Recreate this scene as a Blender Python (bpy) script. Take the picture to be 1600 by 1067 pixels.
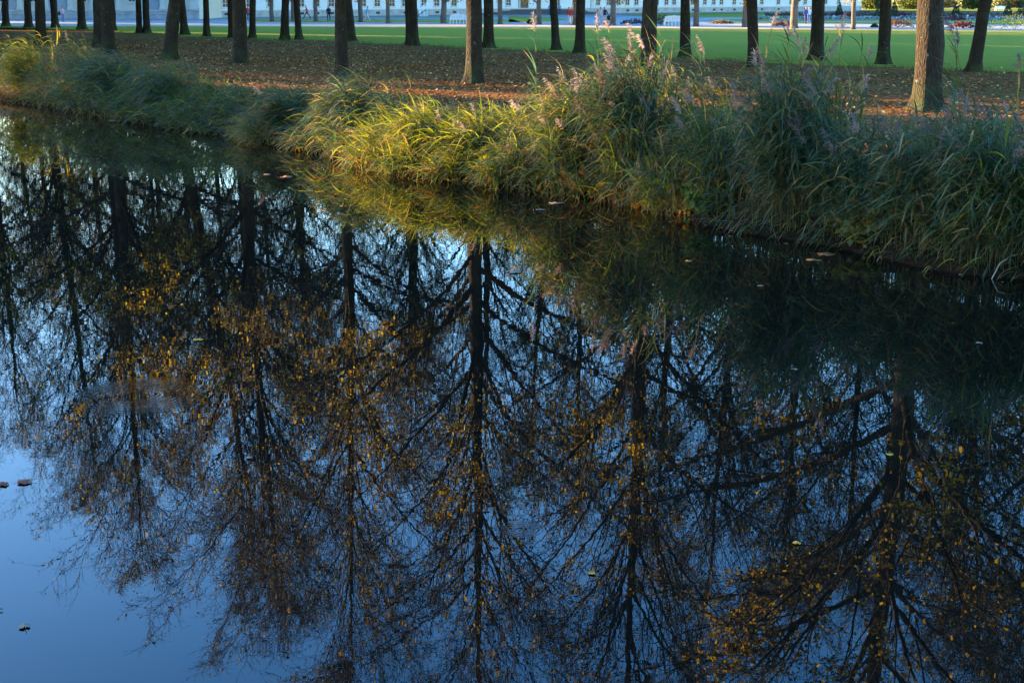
import bpy, bmesh, math, random
import numpy as np
from mathutils import Vector, Quaternion, Matrix

random.seed(7)
for o in list(bpy.data.objects):
    bpy.data.objects.remove(o)
scene = bpy.context.scene
C = scene.collection
R = math.radians

# ------------------------------------------------------------------ camera
CAM_Z, PITCH, F = 3.5, R(13.6), 2222.0
cam = bpy.data.objects.new('camera', bpy.data.cameras.new('camera'))
C.objects.link(cam)
cam.location = (0, 0, CAM_Z)
cam.rotation_euler = (math.pi/2 - PITCH, 0, 0)
cam.data.lens = 50.0
cam.data.sensor_width = 36.0
cam.data.clip_start = 0.1
cam.data.clip_end = 3000
scene.camera = cam

# ------------------------------------------------------------------ sky, sun, exposure
SUN_EL, SUN_AZ = 7.4, -60.0          # azimuth from +Y, clockwise positive
world = bpy.data.worlds.new('World')
scene.world = world
world.use_nodes = True
wn = world.node_tree
sky = wn.nodes.new('ShaderNodeTexSky')
sky.sky_type = 'NISHITA'
sky.sun_disc = False
sky.sun_elevation = R(SUN_EL)
sky.sun_rotation = R(SUN_AZ)
sky.altitude = 400
sky.air_density = 1.0
sky.dust_density = 0.6
sky.ozone_density = 2.2
bg = wn.nodes['Background']
bg.inputs[1].default_value = 0.15
hsv = wn.nodes.new('ShaderNodeHueSaturation')
hsv.inputs['Saturation'].default_value = 1.32
hsv.inputs['Hue'].default_value = 0.513
wn.links.new(sky.outputs[0], hsv.inputs['Color'])
wn.links.new(hsv.outputs[0], bg.inputs[0])

sd = bpy.data.lights.new('sun', 'SUN')
sd.energy = 5.0
sd.angle = R(0.5)
sd.color = (1.0, 0.69, 0.37)
sun = bpy.data.objects.new('sun', sd)
C.objects.link(sun)
sv = Vector((math.sin(R(SUN_AZ))*math.cos(R(SUN_EL)), math.cos(R(SUN_AZ))*math.cos(R(SUN_EL)), math.sin(R(SUN_EL))))
sun.rotation_euler = sv.to_track_quat('Z', 'Y').to_euler()

scene.view_settings.view_transform = 'Standard'
scene.view_settings.look = 'None'
scene.view_settings.gamma = 1.0
scene.view_settings.use_curve_mapping = False
scene.view_settings.exposure = 3.14
scene.render.engine = 'CYCLES'
scene.cycles.max_bounces = 4
scene.cycles.diffuse_bounces = 2
scene.cycles.glossy_bounces = 2
scene.cycles.transmission_bounces = 2
scene.cycles.caustics_reflective = False
scene.cycles.caustics_refractive = False

# ------------------------------------------------------------------ helpers
GZ = 0.8                              # level of the park ground above the water

def ray(px, py):
    a, b = (px-800)/F, -(py-533.5)/F
    return Vector((a, math.cos(PITCH) + b*math.sin(PITCH), -math.sin(PITCH) + b*math.cos(PITCH)))

def at(px, py, z=GZ):
    """world point on the level z that projects to a photograph pixel (used to measure the place)"""
    d = ray(px, py)
    t = (z-CAM_Z)/d.z
    return Vector((d.x*t, d.y*t, z))

def at_y(px, py, y):
    d = ray(px, py)
    t = y/d.y
    return Vector((d.x*t, y, CAM_Z + d.z*t))

def tag(o, label=None, cat=None, group=None, kind=None):
    if label: o['label'] = label
    if cat: o['category'] = cat
    if group: o['group'] = group
    if kind: o['kind'] = kind
    return o

def empty(name, loc=(0, 0, 0), rz=0.0, label=None, cat=None, group=None):
    o = bpy.data.objects.new(name, None)
    C.objects.link(o)
    o.location = loc
    o.rotation_euler = (0, 0, rz)
    o.empty_display_size = 0.2
    return tag(o, label, cat, group)

def link(name, me, parent=None, mat=None):
    o = bpy.data.objects.new(name, me)
    C.objects.link(o)
    if mat is not None and len(me.materials) == 0:
        me.materials.append(mat)
    if parent is not None: o.parent = parent
    return o

def npmesh(name, verts, faces, cols=None, mat=None, smooth=True, mat_idx=None):
    """faces: list of int arrays (M,3) or (M,4)"""
    me = bpy.data.meshes.new(name)
    verts = np.ascontiguousarray(verts, dtype=np.float32)
    me.vertices.add(len(verts))
    me.vertices.foreach_set('co', verts.ravel())
    faces = [np.asarray(f, dtype=np.int32) for f in faces if len(f)]
    loops = np.concatenate([f.ravel() for f in faces])
    sizes = np.concatenate([np.full(len(f), f.shape[1], dtype=np.int32) for f in faces])
    starts = np.zeros(len(sizes), dtype=np.int32)
    starts[1:] = np.cumsum(sizes)[:-1]
    me.loops.add(len(loops))
    me.loops.foreach_set('vertex_index', loops)
    me.polygons.add(len(sizes))
    me.polygons.foreach_set('loop_start', starts)
    if smooth:
        me.polygons.foreach_set('use_smooth', np.ones(len(sizes), dtype=bool))
    me.update(calc_edges=True)
    if cols is not None:
        ca = me.color_attributes.new('Col', 'FLOAT_COLOR', 'POINT')
        c4 = np.ones((len(verts), 4), dtype=np.float32)
        c4[:, :3] = cols
        ca.data.foreach_set('color', c4.ravel())
    if mat is not None:
        for m in (mat if isinstance(mat, (list, tuple)) else [mat]):
            me.materials.append(m)
    if mat_idx is not None:
        me.polygons.foreach_set('material_index', np.asarray(mat_idx, dtype=np.int32))
    return me

class Geo:
    """collects verts, quads, tris and vertex colours"""
    def __init__(self):
        self.v, self.q, self.t, self.c, self.n = [], [], [], [], 0
    def add(self, v, q=None, t=None, c=None):
        v = np.asarray(v, dtype=np.float32).reshape(-1, 3)
        if q is not None and len(q): self.q.append(np.asarray(q) + self.n)
        if t is not None and len(t): self.t.append(np.asarray(t) + self.n)
        self.v.append(v)
        if c is None: c = np.ones((len(v), 3))
        c = np.asarray(c, dtype=np.float32)
        if c.ndim == 1: c = np.tile(c, (len(v), 1))
        self.c.append(c)
        self.n += len(v)
    def mesh(self, name, mat, smooth=True):
        fs = []
        if self.q: fs.append(np.concatenate(self.q))
        if self.t: fs.append(np.concatenate(self.t))
        return npmesh(name, np.concatenate(self.v), fs, np.concatenate(self.c), mat, smooth)

def unit(a):
    return a/np.maximum(np.linalg.norm(a, axis=-1, keepdims=True), 1e-9)

def tubes(P, Rr, K):
    """P (N,S+1,3), Rr (N,S+1) -> verts, quads"""
    N, S1, _ = P.shape
    T = np.empty_like(P)
    T[:, 1:-1] = P[:, 2:] - P[:, :-2]
    T[:, 0] = P[:, 1] - P[:, 0]
    T[:, -1] = P[:, -1] - P[:, -2]
    T = unit(T)
    mean = unit(P[:, -1] - P[:, 0])
    ref = np.where(np.abs(mean[:, 2:3]) > 0.8, np.array([[1.0, 0, 0]]), np.array([[0, 0, 1.0]]))[:, None, :]
    U = unit(np.cross(T, np.broadcast_to(ref, T.shape)))
    V = np.cross(T, U)
    a = np.arange(K)*2*np.pi/K
    ca, sa = np.cos(a), np.sin(a)
    verts = P[:, :, None, :] + Rr[:, :, None, None]*(U[:, :, None, :]*ca[None, None, :, None] + V[:, :, None, :]*sa[None, None, :, None])
    base = (np.arange(N)*S1*K)[:, None, None]
    s = (np.arange(S1-1)*K)[None, :, None]
    k = np.arange(K)[None, None, :]
    k2 = (np.arange(K)+1) % K
    k2 = k2[None, None, :]
    q = np.stack([base+s+k, base+s+k2, base+s+K+k2, base+s+K+k], axis=-1).reshape(-1, 4)
    return verts.reshape(-1, 3), q

def box_bm(bm, c, s, rz=0.0):
    m = Matrix.Translation(Vector(c)) @ Matrix.Rotation(rz, 4, 'Z') @ Matrix.Diagonal((s[0], s[1], s[2], 1))
    return bmesh.ops.create_cube(bm, size=1.0, matrix=m)

def bm_obj(name, bm, mat, parent=None, bevel=0.0, smooth=False):
    if bevel > 0:
        bmesh.ops.bevel(bm, geom=bm.edges[:], offset=bevel, segments=1, affect='EDGES')
    me = bpy.data.meshes.new(name)
    bm.to_mesh(me)
    bm.free()
    if smooth:
        for p in me.polygons: p.use_smooth = True
    me.materials.append(mat)
    o = bpy.data.objects.new(name, me)
    C.objects.link(o)
    if parent is not None: o.parent = parent
    return o

def box(name, c, s, mat, parent=None, bevel=0.0, rz=0.0):
    bm = bmesh.new()
    box_bm(bm, c, s, rz)
    return bm_obj(name, bm, mat, parent, bevel)

# ------------------------------------------------------------------ materials
class NT:
    def __init__(self, name):
        self.m = bpy.data.materials.new(name)
        self.m.use_nodes = True
        self.t = self.m.node_tree
        self.b = self.t.nodes['Principled BSDF']
        self.out = self.t.nodes['Material Output']
    def n(self, typ, **kw):
        x = self.t.nodes.new(typ)
        for k, v in kw.items():
            if k.startswith('i_'):
                x.inputs[k[2:].replace('_', ' ')].default_value = v
            else:
                setattr(x, k, v)
        return x
    def l(self, a, b): self.t.links.new(a, b)
    def coords(self, kind='Object', scale=(1, 1, 1)):
        tc = self.n('ShaderNodeTexCoord')
        mp = self.n('ShaderNodeMapping')
        mp.inputs['Scale'].default_value = scale
        self.l(tc.outputs[kind], mp.inputs['Vector'])
        return mp.outputs[0]
    def noise(self, vec, scale, detail=4, rough=0.55):
        x = self.n('ShaderNodeTexNoise')
        x.inputs['Scale'].default_value = scale
        x.inputs['Detail'].default_value = detail
        x.inputs['Roughness'].default_value = rough
        self.l(vec, x.inputs['Vector'])
        return x.outputs['Fac']
    def ramp(self, fac, stops, interp='LINEAR'):
        x = self.n('ShaderNodeValToRGB')
        x.color_ramp.interpolation = interp
        e = x.color_ramp.elements
        e[0].position, e[0].color = stops[0][0], (*stops[0][1], 1)
        e[1].position, e[1].color = stops[1][0], (*stops[1][1], 1)
        for p, c in stops[2:]:
            k = e.new(p); k.color = (*c, 1)
        self.l(fac, x.inputs[0])
        return x.outputs[0]
    def mix(self, fac, a, b, mode='MIX'):
        x = self.n('ShaderNodeMix', data_type='RGBA', blend_type=mode)
        if isinstance(fac, (int, float)): x.inputs[0].default_value = fac
        else: self.l(fac, x.inputs[0])
        for s, v in ((6, a), (7, b)):
            if isinstance(v, tuple): x.inputs[s].default_value = (*v, 1)
            else: self.l(v, x.inputs[s])
        return x.outputs[2]
    def math(self, op, a, b=0.0, c=None):
        x = self.n('ShaderNodeMath', operation=op)
        for i, v in enumerate((a, b) if c is None else (a, b, c)):
            if isinstance(v, (int, float)): x.inputs[i].default_value = v
            else: self.l(v, x.inputs[i])
        return x.outputs[0]
    def bump(self, h, strength, dist):
        x = self.n('ShaderNodeBump')
        x.inputs['Strength'].default_value = strength
        x.inputs['Distance'].default_value = dist
        self.l(h, x.inputs['Height'])
        self.l(x.outputs[0], self.b.inputs['Normal'])
        return x
    def base(self, v):
        if isinstance(v, tuple): self.b.inputs['Base Color'].default_value = (*v, 1)
        else: self.l(v, self.b.inputs['Base Color'])
    def rough(self, v): self.b.inputs['Roughness'].default_value = v
    def spec(self, v): self.b.inputs['Specular IOR Level'].default_value = v

def simple(name, col, rough=0.8, var=0.12, scale=3.0, bump=0.0, spec=0.3):
    t = NT(name)
    v = t.coords()
    f = t.noise(v, scale, 5)
    lo = tuple(c*(1-var) for c in col); hi = tuple(min(1, c*(1+var)) for c in col)
    t.base(t.ramp(f, [(0.3, lo), (0.7, hi)]))
    t.rough(rough); t.spec(spec)
    if bump: t.bump(t.noise(v, scale*6, 4), 0.5, bump)
    return t.m

def foliage(name, transl=0.45, rough=0.6, spec=0.25):
    """leaf sheet: reflects and lets light through, own tint from the Col attribute"""
    t = NT(name)
    a = t.n('ShaderNodeAttribute', attribute_name='Col')
    t.base(a.outputs['Color'])
    t.rough(rough); t.spec(spec)
    tr = t.n('ShaderNodeBsdfTranslucent')
    hs = t.n('ShaderNodeHueSaturation')
    hs.inputs['Saturation'].default_value = 1.15
    hs.inputs['Value'].default_value = 1.5
    t.l(a.outputs['Color'], hs.inputs['Color'])
    t.l(hs.outputs[0], tr.inputs['Color'])
    mx = t.n('ShaderNodeMixShader')
    mx.inputs[0].default_value = transl
    t.l(t.b.outputs[0], mx.inputs[1]); t.l(tr.outputs[0], mx.inputs[2])
    t.l(mx.outputs[0], t.out.inputs['Surface'])
    return t.m

def bark_mat(name, lo, hi):
    t = NT(name)
    v = t.coords(scale=(1, 1, 0.22))
    v2 = t.coords()
    n1 = t.noise(v, 26, 6, 0.65)
    n2 = t.noise(v2, 1.6, 3)
    vo = t.n('ShaderNodeTexVoronoi', feature='DISTANCE_TO_EDGE')
    vo.inputs['Scale'].default_value = 22
    t.l(v, vo.inputs['Vector'])
    col = t.ramp(n1, [(0.3, lo), (0.7, hi)])
    col = t.mix(t.ramp(n2, [(0.52, (0, 0, 0)), (0.7, (0.55, 0.55, 0.55))]), col, (0.055, 0.06, 0.035))
    n3 = t.noise(v2, 9, 2)
    col = t.mix(t.ramp(n3, [(0.70, (0, 0, 0)), (0.74, (0.6, 0.6, 0.6))]), col, (0.17, 0.17, 0.16))
    sx = t.n('ShaderNodeSeparateXYZ'); t.l(v2, sx.inputs[0])
    moss = t.math('MULTIPLY', t.ramp(sx.outputs['Z'], [(0.05, (1, 1, 1)), (0.9, (0, 0, 0))]), t.ramp(n2, [(0.4, (0, 0, 0)), (0.6, (0.9, 0.9, 0.9))]))
    col = t.mix(moss, col, (0.045, 0.06, 0.015))
    t.base(col); t.rough(0.9); t.spec(0.2)
    h = t.math('ADD', n1, t.math('MULTIPLY', t.math('MINIMUM', vo.outputs['Distance'], 0.25), 3.0))
    t.bump(h, 0.9, 0.025)
    return t.m

M = {}
M['bark'] = bark_mat('linden_bark', (0.010, 0.007, 0.0045), (0.044, 0.029, 0.016))
M['bark_young'] = bark_mat('young_bark', (0.10, 0.075, 0.055), (0.24, 0.19, 0.15))
M['twig'] = simple('twig_bark', (0.026, 0.018, 0.014), 0.85, 0.3, 2.0)
M['leaf'] = foliage('linden_leaf', 0.4)
M['reed'] = foliage('reed_leaf', 0.4, 0.5, 0.35)
M['plume'] = foliage('reed_plume', 0.5, 0.9, 0.05)
M['dry'] = foliage('dry_leaf', 0.15, 0.95, 0.0)

def ground_mat():
    t = NT('leaf_litter_soil')
    v = t.coords()
    big = t.noise(v, 0.35, 5, 0.6)
    mid = t.noise(v, 2.2, 5, 0.65)
    vo = t.n('ShaderNodeTexVoronoi')
    vo.inputs['Scale'].default_value = 9.0
    t.l(v, vo.inputs['Vector'])
    sep = t.n('ShaderNodeSeparateColor')
    t.l(vo.outputs['Color'], sep.inputs[0])
    leafc = t.ramp(sep.outputs[0], [(0.0, (0.105, 0.044, 0.022)), (0.35, (0.19, 0.082, 0.036)), (0.7, (0.27, 0.122, 0.050)), (0.93, (0.40, 0.23, 0.075))])
    grass = t.ramp(mid, [(0.3, (0.045, 0.040, 0.012)), (0.7, (0.105, 0.088, 0.026))])
    f = t.ramp(t.math('ADD', t.math('MULTIPLY', big, 0.6), t.math('MULTIPLY', mid, 0.4)), [(0.47, (0, 0, 0)), (0.60, (0.5, 0.5, 0.5))])
    sx = t.n('ShaderNodeSeparateXYZ'); t.l(v, sx.inputs[0])
    mud = t.ramp(sx.outputs['Z'], [(0.12, (1, 1, 1)), (0.55, (0, 0, 0))])
    t.base(t.mix(mud, t.mix(f, leafc, grass), (0.022, 0.015, 0.009)))
    t.rough(1.0); t.spec(0.0)
    t.bump(t.math('ADD', vo.outputs['Distance'], mid), 0.6, 0.05)
    return t.m
M['ground'] = ground_mat()

def lawn_mat():
    t = NT('mown_grass')
    v = t.coords()
    vs = t.coords(scale=(0.25, 1, 1))
    n1 = t.noise(v, 0.12, 4)
    n2 = t.noise(vs, 1.3, 5, 0.7)
    n3 = t.noise(v, 18, 3, 0.7)
    c1 = t.ramp(n2, [(0.3, (0.22, 0.235, 0.040)), (0.7, (0.36, 0.345, 0.058))])
    c2 = t.ramp(n3, [(0.3, (0.18, 0.19, 0.034)), (0.7, (0.39, 0.375, 0.066))])
    c = t.mix(0.5, c1, c2)
    c = t.mix(t.ramp(n1, [(0.45, (0, 0, 0)), (0.65, (0.35, 0.35, 0.35))]), c, (0.36, 0.29, 0.06))
    t.base(c); t.rough(1.0); t.spec(0.0)
    t.bump(n3, 0.8, 0.03)
    return t.m
M['lawn'] = lawn_mat()
M['gravel'] = simple('pale_gravel', (0.40, 0.33, 0.25), 0.95, 0.14, 0.6, 0.01)
M['court'] = simple('grey_gravel', (0.30, 0.29, 0.27), 0.95, 0.12, 0.25, 0.01)
M['soil'] = simple('flower_bed_soil', (0.11, 0.055, 0.04), 0.95, 0.35, 0.8, 0.03)
M['hedgebase'] = simple('low_planting', (0.035, 0.07, 0.035), 0.95, 0.5, 1.2, 0.08)
M['wall'] = simple('white_plaster', (0.72, 0.71, 0.69), 0.9, 0.04, 0.5)
M['cream'] = simple('cream_plaster', (0.62, 0.55, 0.43), 0.9, 0.05, 0.6)
M['niche'] = simple('grey_plaster', (0.36, 0.36, 0.38), 0.9, 0.05, 0.6)
M['stone'] = simple('plinth_stone', (0.40, 0.39, 0.37), 0.9, 0.22, 1.2, 0.02)
M['stone_pale'] = simple('pale_trim_stone', (0.60, 0.56, 0.48), 0.9, 0.08, 1.0)
M['roof'] = simple('slate_roof', (0.16, 0.08, 0.06), 0.8, 0.15, 1.0)
M['wood_door'] = simple('brown_door', (0.16, 0.07, 0.035), 0.6, 0.2, 2.0)
M['frame'] = simple('white_window_frame', (0.62, 0.62, 0.60), 0.6, 0.04, 1.0)
M['iron'] = simple('dark_iron', (0.03, 0.03, 0.033), 0.5, 0.2, 3.0)
M['white_paint'] = simple('white_paint', (0.80, 0.79, 0.76), 0.5, 0.04, 2.0)
def glass_mat():
    t = NT('window_glass')
    t.base((0.04, 0.05, 0.06)); t.rough(0.08); t.spec(0.35)
    return t.m
M['glass'] = glass_mat()
M['step'] = simple('dark_step_stone', (0.10, 0.10, 0.105), 0.9, 0.15, 1.0)

# floating-leaf rings and other ripples: relief of the water surface
RIPPLES = [(at(215, 618, 0), 0.62, 0.055, 1.1), (at(815, 826, 0), 0.16, 0.03, 1.0)]
def water_mat():
    t = NT('still_canal_water')
    v = t.coords()
    t.base((0.0035, 0.0045, 0.0035))
    t.rough(0.0); t.b.inputs['IOR'].default_value = 1.38
    n1 = t.noise(v, 1.6, 2, 0.5)
    n2 = t.noise(v, 7.0, 2, 0.5)
    n0 = t.noise(v, 0.25, 2, 0.5)
    amp = t.ramp(n0, [(0.42, (0.12, 0.12, 0.12)), (0.64, (1, 1, 1))])
    h = t.math('ADD', t.math('MULTIPLY', n1, 0.0007), t.math('MULTIPLY', t.math('MULTIPLY', n2, 0.00024), amp))
    geo = t.n('ShaderNodeNewGeometry')
    for (p, rad, wl, st) in RIPPLES:
        d = t.n('ShaderNodeVectorMath', operation='DISTANCE')
        d.inputs[1].default_value = (p.x, p.y, 0)
        t.l(geo.outputs['Position'], d.inputs[0])
        dd = d.outputs['Value']
        env = t.math('SUBTRACT', 1.0, t.math('DIVIDE', t.math('ABSOLUTE', t.math('SUBTRACT', dd, rad*0.6)), rad*0.45))
        env = t.math('MULTIPLY', t.math('MAXIMUM', env, 0.0), t.math('MULTIPLY', n1, 1.6))
        w = t.math('SINE', t.math('MULTIPLY', dd, 2*math.pi/wl))
        h = t.math('ADD', h, t.math('MULTIPLY', t.math('MULTIPLY', w, env), wl*0.0020*st))
    t.bump(h, 1.0, 1.0)
    return t.m
M['water'] = water_mat()

# ------------------------------------------------------------------ canal bank line (water level)
WL = [(0, 160), (60, 166), (120, 176), (200, 190), (300, 206), (372, 213), (384, 214), (400, 224), (460, 231), (520, 243), (560, 258), (620, 270),
      (700, 281), (790, 292), (870, 303), (960, 316), (1040, 332), (1120, 356), (1200, 370), (1300, 386), (1400, 408), (1470, 424), (1540, 432), (1600, 436)]
NB = Vector((0.80, 0.60, 0))          # direction from the water into the park
pts = [at(px, py, 0).to_2d() for px, py in WL]
a0 = (Vector((-0.6, 0.8)))
left_ext = [pts[0] + a0*k for k in (240, 110, 45, 15)]
right_ext = [pts[-1] - a0*k for k in (5, 14, 35, 90, 220)]
BANK = np.array([tuple(p) for p in left_ext + pts + right_ext])
BPX = np.array([-1500, -700, -270, -90] + [p[0] for p in WL] + [1780, 2000, 2500, 3200, 4200], dtype=float)
seg = np.linalg.norm(np.diff(BANK, axis=0), axis=1)
BS = np.concatenate([[0], np.cumsum(seg)])
S0 = BS[4]                            # arc length where the photograph's left edge meets the bank

def bank_at(s):
    return np.stack([np.interp(s, BS, BANK[:, 0]), np.interp(s, BS, BANK[:, 1])], -1)
def bank_px(s):
    return np.interp(s, BS, BPX)
def s_of_px(px):
    return np.interp(px, BPX, BS)
def profile(d):
    d = np.asarray(d, dtype=float)
    return np.interp(d, [-6, -1.5, -0.25, 0.0, 0.25, 0.8, 1.6, 2.6, 4.0, 6.0], [-1.2, -0.7, -0.12, 0.0, 0.12, 0.34, 0.58, 0.73, 0.79, GZ])
def inland(x, y):
    """distance of a point from the bank along NB"""
    # line bank(s)+NB*d : use coordinates along/perp
    along = -0.6*x + 0.8*y
    perp = 0.8*x + 0.6*y
    ba = -0.6*BANK[:, 0] + 0.8*BANK[:, 1]
    bp = 0.8*BANK[:, 0] + 0.6*BANK[:, 1]
    return perp - np.interp(-along, -ba, bp)
def ground_z(x, y):
    return profile(inland(x, y))

rng = np.random.default_rng(11)
svals = np.concatenate([np.linspace(0, S0-20, 14), np.arange(S0-18, s_of_px(1780)+6, 0.35), np.linspace(s_of_px(1780)+8, BS[-1], 12)])
dvals = np.concatenate([np.array([-6, -3, -1.5, -0.8]), np.arange(-0.4, 5.0, 0.3), np.arange(5.2, 16, 1.2), np.array([18, 22, 28, 36, 48, 64, 90, 130, 200, 320, 520, 900, 1500])])
B2 = bank_at(svals)
gx = B2[:, None, 0] + NB.x*dvals[None, :]
gy = B2[:, None, 1] + NB.y*dvals[None, :]
bumpz = rng.normal(0, 0.02, gx.shape)*((dvals > -1) & (dvals < 6))[None, :]
gz = profile(dvals)[None, :] + bumpz
ns, nd = gx.shape
idx = np.arange(ns*nd).reshape(ns, nd)
quads = np.stack([idx[:-1, :-1], idx[1:, :-1], idx[1:, 1:], idx[:-1, 1:]], -1).reshape(-1, 4)[:, ::-1]
ground = link('ground', npmesh('ground', np.stack([gx, gy, gz], -1).reshape(-1, 3), [quads], None, M['ground']))
tag(ground, 'brown leaf litter soil under the trees sloping to the canal', kind='structure')

# ------------------------------------------------------------------ water
wv = [(-230, -60, 0), (150, -60, 0), (150, 300, 0), (-230, 300, 0)]
water = link('canal_water', npmesh('canal_water', wv, [np.array([[0, 1, 2, 3]])], None, M['water'], smooth=False))
tag(water, 'still dark canal water mirroring trees and blue sky', kind='structure')

# ------------------------------------------------------------------ lawn, path, gravel court, parterre
def sheet(name, poly, z, mat, label):
    me = bpy.data.meshes.new(name)
    me.from_pydata([(p[0], p[1], z) for p in poly], [], [list(range(len(poly)))])
    me.materials.append(mat)
    o = link(name, me)
    return tag(o, label, kind='structure')

LE = [(-600, 20), (-200, 35), (0, 45), (60, 46), (190, 51), (300, 58), (400, 62), (560, 67), (700, 74), (800, 79), (950, 87), (1050, 92), (1200, 99), (1300, 103), (1450, 109), (1600, 113), (1900, 122)]
edge = []
for i in range(len(LE)-1):
    a, b = at(*LE[i]), at(*LE[i+1])
    k = max(2, int((b-a).length/0.5))
    for j in range(k):
        p = a.lerp(b, j/k)
        w = 0.35*math.sin(p.x*0.9) + random.uniform(-0.35, 0.35)
        edge.append((p.x + w*0.6, p.y + w))
PF = [(-400, 41.5), (400, 41.8), (800, 43.2), (1200, 46.0), (1600, 49.0), (1900, 51)]     # front of the sunlit path
PB = [(-400, 37.0), (400, 37.2), (800, 38.8), (1200, 42.2), (1600, 45.2), (1900, 47)]
pf = [at(*p) for p in PF]; pb = [at(*p) for p in PB]
sheet('lawn', edge + [(p.x, p.y) for p in reversed(pf)], GZ+0.012, M['lawn'], 'smooth green lawn between the tree avenue and the gravel path')
sheet('gravel_path', [(p.x, p.y) for p in pf] + [(p.x, p.y) for p in reversed(pb)], GZ+0.008, M['gravel'], 'pale sunlit gravel path beyond the lawn')
far = [at(2100, 12), at(-700, 12)]
sheet('gravel_court', [(p.x, p.y) for p in pb] + [(p.x, p.y) for p in far], GZ+0.004, M['court'], 'bluish grey gravel court in front of the buildings')
def px_sheet(name, pp, z, mat, label):
    return sheet(name, [tuple(at(*p))[:2] for p in pp], z, mat, label)
px_sheet('grass_strip', [(395, 34.6), (700, 35.4), (815, 35.4), (800, 31), (560, 30.8), (395, 30.8)], GZ+0.02, M['lawn'], 'dark green strip of grass behind the gravel path')
px_sheet('parterre_lawn', [(795, 35.5), (862, 34), (888, 31), (860, 28), (795, 26.4)], GZ+0.02, M['lawn'], 'rounded green parterre lawn end beside the court')
px_sheet('parterre_lawn', [(965, 24), (1050, 28.2), (1200, 27.4), (1350, 26), (1600, 25), (1600, 20), (1340, 19.5), (1100, 21.5)], GZ+0.02, M['lawn'], 'long green parterre lawn below the far building')
for (y0, y1, z, mat, lab) in ((33.5, 31.0, GZ+0.024, 'lawn', 'narrow green strip across the parterre, farther one'), (37.4, 35.2, GZ+0.028, 'lawn', 'narrow green strip across the parterre, nearer one')):
    px_sheet('parterre_strip', [(1100, y0-0.4), (1600, y0+1.2), (1800, y0+1.2), (1800, y1+1.0), (1600, y1+1.0), (1130, y1-0.2)], z, M[mat], lab)
px_sheet('flower_bed', [(1195, 25.6), (1600, 27.4), (1800, 27.4), (1800, 19.6), (1600, 19.6), (1340, 19), (1195, 22)], GZ+0.05, M['soil'], 'brown autumn flower bed sloping up below the far lawn')
px_sheet('far_lawn', [(1340, 18.6), (1600, 19.2), (1900, 19), (1900, 13.5), (1600, 13.5), (1355, 13.8)], GZ+0.06, M['lawn'], 'far green lawn with a white bench at the right')

# ------------------------------------------------------------------ trees
def children(rng, P, Rr, per, t0, t1, ang_lo, ang_hi, len_fn, up=0.0):
    """start points, directions, lengths, radii of side shoots along branches P (N,S+1,3)"""
    N, S1, _ = P.shape
    t = t0 + (t1-t0)*(np.arange(per)[None, :] + rng.uniform(0.1, 0.9, (N, per)))/per
    f = t*(S1-1)
    i = np.minimum(f.astype(int), S1-2)
    w = (f-i)[..., None]
    n = np.arange(N)[:, None]
    p = P[n, i]*(1-w) + P[n, i+1]*w
    d = unit(P[n, i+1] - P[n, i])
    r = Rr[n, i]*(1-w[..., 0]) + Rr[n, i+1]*w[..., 0]
    q = unit(np.cross(d, rng.normal(size=d.shape)))
    a = rng.uniform(ang_lo, ang_hi, t.shape)[..., None]
    dd = d*np.cos(a) + q*np.sin(a)
    dd[..., 2] += up
    dd = unit(dd)
    L = len_fn(t, n)
    return p.reshape(-1, 3), dd.reshape(-1, 3), L.reshape(-1), r.reshape(-1), t.reshape(-1)

def grow(rng, p, d, L, S, wander, trop):
    N = len(p)
    P = np.empty((N, S+1, 3))
    P[:, 0] = p
    d = d.copy()
    for k in range(S):
        tz = trop(k/S) if callable(trop) else trop
        d = d + rng.normal(0, wander, (N, 3))
        d[:, 2] += tz
        d = unit(d)
        P[:, k+1] = P[:, k] + d*(L/S)[:, None]
    return P

LEAF_COL = np.array([(0.085, 0.075, 0.012), (0.13, 0.10, 0.014), (0.40, 0.28, 0.020), (0.46, 0.36, 0.032), (0.18, 0.10, 0.018), (0.085, 0.052, 0.015), (0.17, 0.155, 0.018)])
def leaf_kites(rng, p, size, cols, droop=0.6):
    n = len(p)
    d = rng.normal(size=(n, 3)); d[:, 2] -= droop; d = unit(d)
    s = unit(np.cross(d, rng.normal(size=(n, 3))))
    nn = np.cross(d, s)
    L = size[:, None]
    v = np.stack([p, p + d*L*0.42 + s*L*0.42 + nn*L*0.13, p + d*L, p + d*L*0.42 - s*L*0.42 + nn*L*0.13], 1).reshape(-1, 3)
    b = (np.arange(n)*4)[:, None]
    t = np.concatenate([b + np.array([[0, 1, 2]]), b + np.array([[0, 2, 3]])])
    return v, t, np.repeat(cols, 4, axis=0)

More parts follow.
